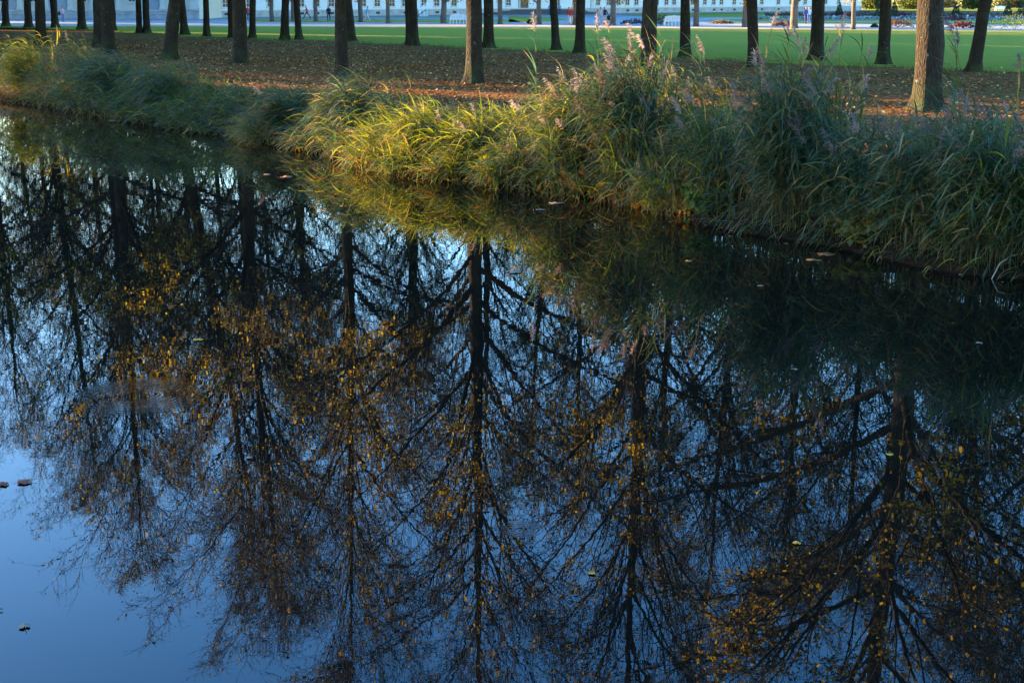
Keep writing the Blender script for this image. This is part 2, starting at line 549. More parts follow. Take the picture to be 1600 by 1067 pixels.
def make_tree_meshes(seed, H=23.0, dia=0.5, leaves=8000, first=3.9, nl=42, reach=6.4, gold=0.25, low_bias=0.85, nsub=7, ntw=6):
    rng = np.random.default_rng(seed)
    # trunk
    S = 40
    z = np.concatenate([[-0.3, 0.0, 0.15, 0.4], np.linspace(0.9, H, S-3)])
    wob = np.cumsum(rng.normal(0, 0.035, (len(z), 2)), axis=0)*np.clip(z/6, 0, 1)[:, None]*0.7
    TP = np.column_stack([wob[:, 0], wob[:, 1], z])
    tr = dia/2*np.interp(z, [-0.3, 0, 0.15, 0.4, 0.9, 4, 9, 14, 19, H], [1.75, 1.55, 1.32, 1.13, 1.03, 0.92, 0.78, 0.54, 0.26, 0.03])
    K = 18
    tv, tq = tubes(TP[None], tr[None], K)
    tv = tv.reshape(len(z), K, 3)
    ang = np.arange(K)/K*2*np.pi
    flare = np.exp(-np.clip(z, 0, 9)/0.5)[:, None]*0.24*np.sin(ang*5 + rng.uniform(0, 6))[None, :]
    lump = rng.normal(0, 0.045, (len(z), K)); lump = (lump + np.roll(lump, 1, 1))*0.7; lump[1:] = lump[1:]*0.6 + lump[:-1]*0.5
    for _ in range(6):                                 # knots left by old pruning
        zi = rng.integers(5, 12); ki = rng.integers(0, K)
        for a in (-1, 0, 1):
            lump[zi, (ki+a) % K] += 0.15 if a == 0 else 0.09
    ctr = TP[:, None, :]
    tv = ctr + (tv-ctr)*(1 + flare + lump)[..., None]
    g = Geo(); g.add(tv.reshape(-1, 3), tq)
    out = {'trunk': g.mesh('trunk', M['bark'])}
    # limbs
    tz = first + (H-1.2-first)*np.linspace(0, 1, nl)**1.06 + rng.uniform(-0.2, 0.2, nl)
    az = np.cumsum(rng.uniform(1.9, 2.9, nl)) + rng.uniform(0, 6)
    rel = (tz-first)/(H-first)
    L = reach*np.interp(rel, [0, 0.15, 0.4, 0.7, 0.9, 1], [1.05, 1.12, 1.12, 0.98, 0.62, 0.30])*rng.uniform(0.75, 1.2, nl)
    el = np.interp(rel, [0, 0.12, 0.4, 1], [R(40), R(48), R(60), R(70)]) + rng.normal(0, 0.10, nl)
    d = np.column_stack([np.cos(az)*np.cos(el), np.sin(az)*np.cos(el), np.sin(el)])
    p = np.column_stack([np.interp(tz, z, TP[:, 0]), np.interp(tz, z, TP[:, 1]), tz])
    SL = 10
    LP = grow(rng, p, d, L, SL, 0.032, lambda k: -0.06 if k < 0.8 else 0.0)
    lr0 = np.interp(tz, z, tr)*np.interp(rel, [0, 0.5, 1], [0.42, 0.40, 0.44])*rng.uniform(0.75, 1.15, nl)
    LR = lr0[:, None]*np.interp(np.linspace(0, 1, SL+1), [0, 0.08, 0.5, 1], [1.25, 1.0, 0.62, 0.16])[None, :]
    nsep = 9
    out['limbs'] = []
    for i in range(nsep):
        v, q = tubes(LP[i:i+1], LR[i:i+1], 7)
        g = Geo(); g.add(v, q); out['limbs'].append(g.mesh('limb', M['bark']))
    g = Geo()
    v, q = tubes(LP[nsep:], LR[nsep:], 6); g.add(v, q)
    # branches
    pb_ = 13
    bp, bd, bL, br, bt = children(rng, LP, LR, pb_, 0.10, 1.0, R(14), R(40), lambda t, n: L[n]*np.interp(t, [0, 0.3, 1], [0.52, 0.50, 0.22])*rng.uniform(0.6, 1.3, t.shape), 0.18)
    BP = grow(rng, bp, bd, bL, 6, 0.055, -0.01)
    b0 = np.minimum(np.maximum(br*0.5, 0.0105), 0.032)
    BR = b0[:, None]*np.linspace(1, 0.35, 7)[None, :]
    v, q = tubes(BP, BR, 4); g.add(v, q)
    sp, sdn, sL, sr, st = children(rng, BP, BR, nsub, 0.12, 1.0, R(25), R(60), lambda t, n: np.clip(bL[n]*0.42, 0.35, 1.3)*rng.uniform(0.55, 1.25, t.shape), 0.05)
    SP = grow(rng, sp, sdn, sL, 4, 0.14, -0.01)
    SR = np.full((len(sp), 1), 0.0088)*np.linspace(1, 0.6, 5)[None, :]
    v, q = tubes(SP, SR, 3); g.add(v, q)
    wp, wd, wL, wr, wt = children(rng, SP, SR, ntw, 0.15, 1.0, R(22), R(60), lambda t, n: rng.uniform(0.18, 0.5, t.shape), 0.0)
    WP = grow(rng, wp, wd, wL, 1, 0.12, -0.02)
    WR = np.full((len(wp), 1), 0.0052)*np.array([[1, 0.6]])
    v, q = tubes(WP, WR, 3); g.add(v, q)
    out['branches'] = g.mesh('branches', M['twig'])
    # leaves: at twig joints, clustered, more of them low in the crown
    tips = np.concatenate([WP[:, 1], (WP[:, 0]+WP[:, 1])/2, SP[:, 2], SP[:, 3]])
    cl = (np.sin(tips[:, 0]*1.7+seed) + np.sin(tips[:, 1]*1.9+seed*2) + np.sin(tips[:, 2]*1.3+seed*3))/3
    wgt = np.exp(cl*2.0)*np.exp(-low_bias*(tips[:, 2]-first)/6)
    wgt /= wgt.sum()
    ch = rng.choice(len(tips), leaves, p=wgt)
    pos = tips[ch] + rng.normal(0, 0.05, (leaves, 3))
    hue = cl[ch] + rng.normal(0, 0.5, leaves)
    pr = np.array([0.34, 0.24, 0.13*gold*4, 0.05*gold*4, 0.10, 0.10, 0.08]); pr /= pr.sum()
    ci = rng.choice(len(LEAF_COL), leaves, p=pr)
    ci = np.where((hue > 0.85) & (rng.uniform(size=leaves) < 0.35), 2, ci)
    cols = LEAF_COL[ci]*rng.uniform(0.7, 1.25, (leaves, 1))
    v, t, c = leaf_kites(rng, pos, rng.uniform(0.055, 0.115, leaves), cols)
    g = Geo(); g.add(v, None, t, c)
    out['crown'] = g.mesh('crown', M['leaf'], smooth=False)
    return out

VAR = [make_tree_meshes(21, leaves=16000, gold=0.28, reach=6.4),
       make_tree_meshes(22, leaves=13500, gold=0.25, reach=6.0, first=4.3),
       make_tree_meshes(23, leaves=21000, gold=0.5, reach=6.6, first=4.6),
       make_tree_meshes(24, leaves=16000, gold=0.40, reach=5.8, first=3.6),
       make_tree_meshes(25, leaves=10500, gold=0.45, reach=5.8, first=4.2, nl=36, nsub=6, ntw=4),
       make_tree_meshes(26, leaves=10500, gold=0.45, reach=5.6, first=4.0, nl=34, nsub=6, ntw=4)]

def add_tree(vi, loc, lean=(0, 0), rz=0.0, sxy=1.0, sz=1.0, label='', group=None, name='linden_tree', separate=True):
    e = empty(name, loc, 0, label, 'tree', group)
    e.rotation_mode = 'QUATERNION'
    up = Vector((lean[0], lean[1], 1)).normalized()
    e.rotation_quaternion = Vector((0, 0, 1)).rotation_difference(up) @ Quaternion((0, 0, 1), rz)
    e.scale = (sxy, sxy, sz)
    m = VAR[vi]
    link('trunk', m['trunk'], e)
    for lm in m['limbs']: link('limb', lm, e)
    o = link('branches', m['branches'], e); o['kind'] = 'stuff'
    o = link('crown', m['crown'], e); o['kind'] = 'stuff'
    return e

AV = 'linden trees of the avenue beside the canal'
# base px, base py, px at photo top, width px, variant, turn, label
TREES = [
 (9, 42, 7, 12, 1, 0.3, 'dark tree at the far left edge of the avenue'),
 (45, 44, 42, 11, 4, 1.1, 'slim dark trunk second from the left edge, short of the lawn'),
 (64, 71, 62, 12, 2, 2.0, 'dark trunk rising straight from the sunlit reeds at far left'),
 (86, 44, 84, 10, 0, 4.0, 'thin tree just left of the person carrying a dark bag'),
 (128, 47, 126, 12, 1, 5.0, 'upright tree just right of the person carrying a dark bag'),
 (156, 76, 153, 14, 4, 0.9, 'left trunk of the close pair rising behind the left reeds'),
 (171, 86, 166, 12, 5, 2.7, 'right trunk of the close pair rising behind the left reeds'),
 (177, 49, 175, 9, 3, 3.3, 'thin tree right behind the close pair of trunks'),
 (218, 53, 216, 8, 4, 1.9, 'thinner left one of two neighbouring trunks at the sunlit lawn stripe'),
 (230, 53, 227, 10, 1, 0.1, 'thicker right one of two neighbouring trunks at the sunlit lawn stripe'),
 (265, 94, 274, 19, 3, 5.6, 'stout tree leaning right in the brown leaf litter at left'),
 (289, 55, 284, 11, 0, 3.9, 'dark tree leaning left just behind the stout leaning tree'),
 (323, 58, 322, 8, 4, 4.4, 'lone slim tree between the leaning trees and the stout upright one'),
 (362, 60, 360, 8, 1, 2.2, 'thin tree half hidden left of the stout upright trunk'),
 (376, 101, 375, 21, 0, 1.5, 'stout upright trunk with flared foot in dark brown litter'),
 (395, 61, 394, 8, 3, 0.6, 'thin tree just right of the stout upright trunk'),
 (445, 63, 445, 12, 1, 5.9, 'left one of a pair of trees by the person in red'),
 (467, 63, 464, 9, 4, 3.6, 'right slimmer one of a pair of trees by the person in red'),
 (535, 120, 530, 17, 1, 0.8, 'tall straight trunk behind the blue-green reed clump at centre left'),
 (549, 66, 544, 13, 0, 2.4, 'trunk at the lawn edge close behind the tall straight trunk'),
 (640, 72, 638, 8, 4, 1.3, 'left half of the twin trunks standing on the lawn edge'),
 (648, 72, 646, 9, 3, 4.7, 'right half of the twin trunks standing on the lawn edge'),
 (741, 132, 740, 24, 0, 3.1, 'thick trunk with a dark ring scar and sunlit left edge, centre'),
 (764, 76, 762, 15, 1, 0.4, 'tree with flared base close behind the ring-scarred trunk'),
 (869, 79, 865, 12, 4, 2.9, 'left one of the pair of trees near the lawn at centre right'),
 (906, 84, 907, 14, 3, 1.0, 'right one of the pair of trees near the lawn, feathery reeds before it'),
 (1012, 148, 1014, 25, 3, 0.2, 'thick trunk half gold half dark behind the tall reeds'),
 (1071, 91, 1070, 15, 0, 5.2, 'dark trunk just right of the second white bench'),
 (1177, 105, 1176, 14, 4, 3.4, 'trunk with reed plumes crossing it, right of the middle'),
 (1275, 95, 1279, 20, 1, 1.7, 'dark knobbly tree with flared foot at the lawn edge, right'),
 (1380, 101, 1385, 17, 2, 4.2, 'dark knobbly tree just left of the thickest sunlit trunk'),
 (1449, 174, 1456, 39, 2, 2.5, 'thickest trunk of all, bark lit gold on its left side'),
 (1522, 112, 1541, 18, 0, 0.0, 'tree leaning right at the right edge behind reed plumes'),
 # the rows go on past the frame
 (-28, 64, -33, 13, 4, 4.9, 'first tree continuing the near row beyond the left edge'),
 (-95, 58, -100, 13, 5, 1.4, 'second tree continuing the near row beyond the left edge'),
 (1690, 123, 1700, 20, 2, 1.2, 'tree continuing the back row beyond the right edge'),
 (1850, 140, 1865, 22, 3, 0.9, 'second tree continuing the back row beyond the right edge'),
]
for (bx, by, tx, w, vi, rz, lab) in TREES:
    b = at(bx, by)
    top = at_y(tx, 0, b.y)
    lx = (top.x-b.x)/max(0.5, top.z-b.z)
    dia = max(0.36, w*b.length/F)
    s = min(1.28, max(0.82, dia/0.5))
    hs = 1.0 + 0.05*math.sin(bx*0.7)
    if bx < 180 and by > 56: s, hs = max(s, 1.16), 1.07
    if by < 92 and not (bx < 180 and by > 56): vi = 4 + (vi+int(bx)) % 2
    add_tree(vi, (b.x, b.y, GZ), (lx, 0.0), rz, s if s < 1 else 1+(s-1)*0.9, hs*(0.97 if s < 1 else 1.0), lab, AV)
# the two rows carried on to the left, where their shade falls from
k = 0
for (bx0, by0) in ((-52.5, 108.0), (-57.0, 146.0)):
    for j in range(7):
        if bx0 == -52.5 and j > 4: continue
        p = Vector((bx0 - 6.4*j*0.82 - 3, by0 + 8.5*j*0.82, GZ))
        add_tree(4+(j+k) % 2, p, (0, 0), j*1.3+k, 1.0, 1.0, 'avenue tree beyond the left edge of the view', AV)
    k += 1

# young trees along the gravel path
def young_tree_meshes(seed, H=7.0):
    rng = np.random.default_rng(seed)
    z = np.concatenate([[-0.1, 0, 0.15], np.linspace(0.5, H, 12)])
    P = np.column_stack([np.cumsum(rng.normal(0, 0.02, len(z))), np.cumsum(rng.normal(0, 0.02, len(z))), z])[None]
    r = np.interp(z, [-0.1, 0, 0.15, 2.0, H], [0.32, 0.28, 0.22, 0.19, 0.02])[None]
    g = Geo(); g.add(*tubes(P, r, 10))
    n = 12
    tz = np.linspace(1.9, H-0.8, n); az = np.cumsum(rng.uniform(1.8, 2.8, n)); el = rng.uniform(R(35), R(60), n)
    d = np.column_stack([np.cos(az)*np.cos(el), np.sin(az)*np.cos(el), np.sin(el)])
    p = np.column_stack([np.zeros(n), np.zeros(n), tz])
    L = rng.uniform(1.6, 2.6, n)
    LP = grow(rng, p, d, L, 6, 0.08, 0.0)
    LR = np.linspace(0.075, 0.02, 7)[None, :]*np.ones((n, 1))
    limbs = []
    for i in range(n):
        gg = Geo(); gg.add(*tubes(LP[i:i+1], LR[i:i+1], 5)); limbs.append(gg.mesh('limb', M['bark_young']))
    bp, bd, bL, br, bt = children(rng, LP, LR, 8, 0.2, 1, R(30), R(60), lambda t, n_: rng.uniform(0.5, 1.1, t.shape), 0.1)
    BP = grow(rng, bp, bd, bL, 3, 0.12, 0.0)
    gg = Geo(); gg.add(*tubes(BP, np.linspace(0.02, 0.01, 4)[None, :]*np.ones((len(bp), 1)), 3))
    cpos = np.repeat(BP.reshape(-1, 3), 7, axis=0)
    cpos = cpos + rng.normal(0, 0.22, cpos.shape)
    cols = np.array([(0.42, 0.24, 0.03), (0.35, 0.16, 0.03), (0.16, 0.15, 0.03)])[rng.choice(3, len(cpos))]
    v, t, c = leaf_kites(rng, cpos, rng.uniform(0.12, 0.2, len(cpos)), cols)
    gl = Geo(); gl.add(v, None, t, c)
    return {'trunk': g.mesh('trunk', M['bark_young']), 'limbs': limbs, 'twigs': gg.mesh('twigs', M['twig']), 'crown': gl.mesh('crown', M['leaf'], False)}
YV = [young_tree_meshes(41), young_tree_meshes(42)]
YOUNG = [(425, 34.5, 6, 'young tree on the path, leftmost by the building'), (458, 34.5, 6, 'young tree on the path left of the person in red'),
 (493, 34.8, 6, 'young tree between the person in red and the one in black'), (564, 35.0, 7, 'young tree beside the person in the blue top'),
 (607, 37.0, 6, 'thin staked young tree left of the twin trunks'), (693, 37.0, 9, 'young tree with forked crown right behind the first white bench'),
 (781, 38.2, 7, 'young tree just right of the centre trunk'), (842, 39, 7, 'slim young tree right of the dark steps'),
 (898, 40, 8, 'young tree beside the pair in red and white'), (958, 40.5, 8, 'young tree right of the couple with the push chair'),
 (1088, 42, 8, 'young leaning tree right of the second white bench'), (1163, 43, 8, 'young tree left of the plume-crossed trunk'),
 (1239, 45, 11, 'pale sunlit young tree left of the parterre'), (1333, 46.5, 6, 'slender pale tree in the middle of the parterre')]
for i, (bx, by, w, lab) in enumerate(YOUNG):
    b = at(bx, by)
    e = empty('young_tree', b, i*1.9, lab, 'tree', 'young trees along the gravel path')
    s = w*b.length/F/0.40
    e.scale = (s*0.9+0.15, s*0.9+0.15, 1.0)
    m = YV[i % 2]
    link('trunk', m['trunk'], e)
    for lm in m['limbs']: link('limb', lm, e)
    o = link('twigs', m['twigs'], e); o['kind'] = 'stuff'
    o = link('crown', m['crown'], e); o['kind'] = 'stuff'

# dense unseen trees added west of the avenue to shade the bank
def wood_tree_meshes(seed, H=23.0):
    rng = np.random.default_rng(seed)
    z = np.concatenate([[-0.3, 0, 0.2], np.linspace(0.8, H*0.85, 12)])
    P = np.column_stack([np.cumsum(rng.normal(0, 0.04, len(z))), np.cumsum(rng.normal(0, 0.04, len(z))), z])[None]
    g = Geo(); g.add(*tubes(P, np.interp(z, [-0.3, 0, 0.5, 5, H], [0.6, 0.5, 0.38, 0.3, 0.04])[None], 10))
    n = 16
    tz = np.linspace(2.5, H*0.8, n); az = np.cumsum(rng.uniform(1.8, 2.8, n)); el = rng.uniform(R(20), R(50), n)
    d = np.column_stack([np.cos(az)*np.cos(el), np.sin(az)*np.cos(el), np.sin(el)])
    LP = grow(rng, np.column_stack([np.zeros(n), np.zeros(n), tz]), d, np.linspace(6, 3, n), 6, 0.08, 0.0)
    gl_ = Geo(); gl_.add(*tubes(LP, np.linspace(0.12, 0.02, 7)[None, :]*np.ones((n, 1)), 5))
    m = 15000
    cz = rng.uniform(0.4, H, m)
    rad = 5.6*np.sqrt(np.clip(1-((cz-H*0.45)/(H*0.56))**2, 0.02, 1))
    a = rng.uniform(0, 2*np.pi, m); rr = rad*np.sqrt(rng.uniform(0.05, 1, m))*(1+0.18*np.sin(a*4+cz))
    pos = np.column_stack([rr*np.cos(a), rr*np.sin(a), cz])
    cols = np.array([(0.05, 0.09, 0.025), (0.09, 0.11, 0.03), (0.20, 0.15, 0.03)])[rng.choice(3, m, p=[.5, .35, .15])]
    v, t, c = leaf_kites(rng, pos, rng.uniform(0.35, 0.7, m), cols)
    gc = Geo(); gc.add(v, None, t, c)
    return g.mesh('trunk', M['bark']), gl_.mesh('limbs', M['bark']), gc.mesh('crown', M['leaf'], False)
WV = [wood_tree_meshes(51), wood_tree_meshes(52)]
def add_wood_tree(i, x, y, s, label, group, sz=None):
    e = empty('dense_tree', (x, y, GZ), i*1.7, label, 'tree', group)
    e.scale = (s, s, sz or (1.0 if s in (0.66, 0.2) else s))
    for nm, me in zip(('trunk', 'limbs', 'crown'), WV[i % 2]):
        o = link(nm, me, e)
        if nm != 'trunk': o['kind'] = 'stuff'
def from_q(q, t):
    return q*0.5 - 0.866*t, q*0.866 + 0.5*t
i = 0
SHADE_TREES = [(-6, 122, 1), (1.5, 120, 1), (9, 124, 1), (17.1, 120, 1), (30.2, 122, 0.68), (37.2, 124, 0.2), (44.1, 145, 1.02), (47, 150, 1.1), (52, 73, 1), (55, 81, 1.05),  # added trees, spaced and slimmed to leave gaps for the sun
        (59, 90, 1), (62, 98, 1.08), (65.5, 106, 1), (70, 126, 1.08), (72, 120, 1), (78.5, 124, 1), (91, 141, 1), (97.5, 139, 1), (104, 142, 1)]
for (q, tt, sc) in SHADE_TREES:
    x, y = from_q(q, tt)
    add_wood_tree(i, x, y, sc, 'unseen dense tree added left of the view to shade the bank', 'added shade trees west of the avenue', max(1.0, sc)); i += 1
# ground of the opposite bank, left of the view
def uv_pt(al, pe): return (-0.6*al + 0.8*pe, 0.8*al + 0.6*pe)
sheet('opposite_bank', [uv_pt(10, -12.5), uv_pt(10, -200), uv_pt(300, -200), uv_pt(300, -12.5)], GZ, M['ground'], 'opposite bank of the canal left of the view, under added trees')
bm = bmesh.new()
p0, p1 = uv_pt(10, -12.5), uv_pt(300, -12.5)
vs = [bm.verts.new((p0[0], p0[1], GZ-0.002)), bm.verts.new((p1[0], p1[1], GZ-0.002)), bm.verts.new((p1[0]+0.8, p1[1]+0.6, -0.2)), bm.verts.new((p0[0]+0.8, p0[1]+0.6, -0.2))]
bm.faces.new(vs)
tag(bm_obj('opposite_bank_slope', bm, M['ground']), 'earth slope of the opposite bank down to the water', kind='structure')

# ------------------------------------------------------------------ buildings
class Facade:
    """upright plane through two ground points; u along it, out = towards the viewer"""
    def __init__(self, pa, pb_):
        self.a = Vector((pa.x, pa.y, 0)); b = Vector((pb_.x, pb_.y, 0))
        self.u = (b-self.a).normalized(); self.len = (b-self.a).length
        self.n = Vector((self.u.y, -self.u.x, 0))
        self.rz = math.atan2(self.u.y, self.u.x)
    def upx(self, px):
        """distance along the facade seen at photo column px"""
        k = (px-800)/F/ (math.cos(PITCH) + 0.24*math.sin(PITCH))
        # a.x + u.x*s = k*(a.y + u.y*s)
        return (k*self.a.y - self.a.x)/(self.u.x - k*self.u.y)

def fbox(name, parent, u0, u1, z0, z1, d0, d1, mat, bevel=0.0):
    """box in facade-local space: x along, -y outwards (d grows outwards)"""
    return box(name, ((u0+u1)/2, -(d0+d1)/2, (z0+z1)/2), (u1-u0, d1-d0, z1-z0), mat, parent, bevel)

def window(parent, uc, w, z0, h, cols=2, rows=3, lintel=True):
    bm = bmesh.new()
    t = 0.09
    for (x, sx) in ((-w/2, t), (w/2, t)): box_bm(bm, (uc+x, -0.03, z0+h/2), (sx, 0.12, h+t))
    for zz in (z0, z0+h): box_bm(bm, (uc, -0.03, zz), (w-t, 0.11, t))
    for c in range(1, cols): box_bm(bm, (uc-w/2+w*c/cols, -0.022, z0+h/2), (0.05, 0.06, h-t))
    for r_ in range(1, rows): box_bm(bm, (uc, -0.024, z0+h*r_/rows), (w-t, 0.05, 0.045))
    f = bm_obj('window', bm, M['frame'], parent)
    fbox('pane', f, uc-w/2+0.02, uc+w/2-0.02, z0+0.02, z0+h-0.02, 0.002, 0.012, M['glass'])
    fbox('sill', f, uc-w/2-0.12, uc+w/2+0.12, z0-0.16, z0-0.05, 0.0, 0.18, M['stone_pale'])
    return f

# left pavilion with blind arches
fa = Facade(at(-260, 30.6), at(312, 30.6))
pav = empty('arcaded_pavilion', (fa.a.x, fa.a.y, GZ), fa.rz, 'cream pavilion with grey blind arches and stone plinth at left', 'building')
Lp = fa.len
fbox('wall', pav, 0, Lp, 0, 8.2, -14, 0, M['cream'])
bm = bmesh.new()
bmesh.ops.create_cone(bm, cap_ends=True, segments=4, radius1=1, radius2=0.35, depth=1, matrix=Matrix.Translation((Lp/2, 7, 9.85)) @ Matrix.Diagonal(((Lp+1.5)*0.707, 15.5*0.707, 2.4, 1)) @ Matrix.Rotation(R(45), 4, 'Z'))
bm_obj('roof', bm, M['roof'], pav)
fbox('cornice', pav, -0.3, Lp+0.3, 8.15, 8.6, 0.001, 0.5, M['stone_pale'])
fbox('plinth_core', pav, 0.01, Lp-0.01, 0, 1.0, 0.001, 0.12, M['stone'])
rs = random.Random(5)
for row in range(2):
    u = 0.0
    while u < Lp-0.3:
        w = rs.uniform(0.9, 1.9)
        u1 = min(Lp, u+w)
        if u1 > fa.upx(-8):
            fbox('stone', pav, u+0.012, u1-0.012, 0.02+row*0.5, 0.49+row*0.5, 0.121, 0.2+rs.uniform(0, 0.03), M['stone'], 0.015)
        u = u1
fbox('plinth_cap', pav, 0, Lp, 1.01, 1.13, 0.002, 0.24, M['stone_pale'])
for (p0, p1) in ((-100, -72), (13, 27), (75, 106), (148, 180), (232, 250)):
    u0, u1 = fa.upx(p0), fa.upx(p1)
    bm = bmesh.new()
    r_ = (u1-u0)/2; uc = (u0+u1)/2
    vs = [bm.verts.new((u0, -0.03, 1.14)), bm.verts.new((u1, -0.03, 1.14)), bm.verts.new((u1, -0.03, 5.0))]
    vs += [bm.verts.new((uc + r_*math.cos(a), -0.03, 5.0 + r_*math.sin(a))) for a in np.linspace(0.2, math.pi-0.2, 9)]
    vs += [bm.verts.new((u0, -0.03, 5.0))]
    fc = bm.faces.new(vs)
    ex = bmesh.ops.extrude_face_region(bm, geom=[fc])
    bmesh.ops.translate(bm, verts=[v for v in ex['geom'] if isinstance(v, bmesh.types.BMVert)], vec=(0, 0.025, 0))
    bmesh.ops.recalc_face_normals(bm, faces=bm.faces[:])
    bm_obj('blind_arch', bm, M['niche'], pav)
for (p0, p1) in ((-108, -101), (-71, -64), (27, 34), (69, 75), (106, 112), (141, 148), (181, 187), (225, 231), (250, 257), (297, 311)):
    u0, u1 = fa.upx(p0), fa.upx(p1)
    s_ = fbox('pilaster', pav, u0, u1, 1.14, 8.1, 0.003, 0.28, M['stone_pale'], 0.02)
    fbox('pilaster_base', s_, u0-0.08, u1+0.08, 1.141, 1.45, 0.004, 0.36, M['stone_pale'])
for p in (-85, 0, 52, 130, 206, 275):
    window(pav, fa.upx(p), 0.85, 2.1, 2.0)
fbox('railing_stone', pav, fa.upx(258), fa.upx(296), 1.14, 1.2, 0.002, 0.3, M['stone'])

# long white wing receding to the right
fb = Facade(at(316, 28.4), at(1345, 17.2))
wing = empty('palace_wing', (fb.a.x, fb.a.y, GZ), fb.rz, 'long white palace wing with rows of small-paned windows behind the path', 'building')
Lw = fb.len
fbox('wall', wing, 0, Lw, 0, 11.5, -12, 0, M['wall'])
bm = bmesh.new()
for (x, y, z) in ((0, 0.5, 0), (Lw, 0.5, 0), (Lw, -12.5, 0), (0, -12.5, 0), (3, -6, 5), (Lw-3, -6, 5)): bm.verts.new((x, -y, 11.6+z))
bm.verts.ensure_lookup_table()
V = bm.verts
for f in ((0, 1, 5, 4), (1, 2, 5), (2, 3, 4, 5), (3, 0, 4), (3, 2, 1, 0)): bm.faces.new([V[k] for k in f])
bm_roof = bm_obj('roof', bm, M['roof'], wing)
bm_roof.location = (0, 0, 0)
bm_roof.scale = (1, -1, 1)
fbox('cornice', wing, 0, Lw, 11.1, 11.59, 0.002, 0.45, M['stone_pale'])
fbox('plinth_core', wing, 0.01, Lw-0.01, 0, 0.86, 0.001, 0.1, M['stone'])
for row in range(2):
    u = 0.0
    while u < Lw-0.5:
        w = rs.uniform(1.3, 2.6)
        u1 = min(Lw, u+w)
        fbox('stone', wing, u+0.015, u1-0.015, 0.02+row*0.43, 0.43+row*0.43, 0.101, 0.16+rs.uniform(0, 0.03), M['stone'])
        u = u1
fbox('plinth_cap', wing, 0, Lw, 0.88, 0.98, 0.002, 0.2, M['stone_pale'])
WIN = [330, 352, 389, 422, 470, 494, 517, 567, 589, 612, 632, 662, 682, 709, 735, 794, 871, 905, 934, 951, 966, 980, 994, 1026, 1041, 1053, 1082, 1101, 1115, 1127, 1147, 1190, 1216, 1236, 1258, 1290, 1310]
for p in WIN:
    uu = fb.upx(p)
    if uu < 1 or uu > Lw-1: continue
    f = window(wing, uu, 1.05, 1.35, 2.1, 2, 4)
    window(wing, uu, 1.05, 6.3, 1.9, 2, 4)
    if p % 3: fbox('cellar_grille', f, uu-0.35, uu+0.35, 0.28, 0.62, 0.191, 0.2, M['iron'])
u0, u1 = fb.upx(812), fb.upx(824)
d_ = fbox('door', wing, u0, u1, 1.0, 3.8, 0.002, 0.09, M['wood_door'], 0.01)
fbox('door_frame', d_, u0-0.25, u0-0.02, 1.0, 4.0, 0.003, 0.2, M['stone_pale'])
fbox('door_frame', d_, u1+0.02, u1+0.25, 1.0, 4.0, 0.003, 0.2, M['stone_pale'])
for p in (640, 780, 925, 1010, 1070, 1170):
    uu = fb.upx(p)
    fbox('pilaster', wing, uu-0.35, uu+0.35, 0.985, 11.05, 0.003, 0.18, M['stone_pale'])

# broad dark steps before the door and a small stair with rail
steps = empty('entrance_steps', at(815, 23.5), fb.rz*0.35, 'broad dark grey steps in front of the brown door', 'steps')
ws = 28.0
for k in range(4):
    box('step', (0.0, 1.5+k*0.9, 0.1+k*0.19), (ws-k*2.4, 2.6-k*0.1, 0.2), M['step'], steps, 0.02)
st = empty('side_stair', at(655, 26.2), fb.rz, 'small stair with white slanting rail against the white wing', 'stair')
for k in range(5):
    box('step', (k*0.32, 0.4, 0.09+k*0.09), (0.34, 1.1, 0.18+k*0.18), M['stone'], st)
for s_ in (0.0, 0.28, 0.56):
    bm = bmesh.new()
    bmesh.ops.create_cube(bm, size=1, matrix=Matrix.Translation((0.7, -0.2, 1.0+s_*0.9)) @ Matrix.Rotation(R(-33), 4, 'Y') @ Matrix.Diagonal((2.3, 0.07, 0.09, 1)))
    bm_obj('rail', bm, M['white_paint'], st)
for k in (0, 2, 4):
    box('rail_post', (k*0.35, -0.2, 0.55+k*0.12), (0.07, 0.065, 1.3+k*0.22), M['white_paint'], st)

# ------------------------------------------------------------------ reeds
RC = {'blue': np.array((0.050, 0.088, 0.050)), 'green': np.array((0.068, 0.100, 0.026)), 'lime': np.array((0.225, 0.235, 0.022)),  # lime serves mostly where sunlight is painted into the reeds
      'straw': np.array((0.26, 0.175, 0.068)), 'rust': np.array((0.26, 0.11, 0.03)), 'stem': np.array((0.10, 0.085, 0.032)), 'plume': np.array((0.21, 0.165, 0.155))}
WIND = np.array((-0.75, -0.45, 0.0))

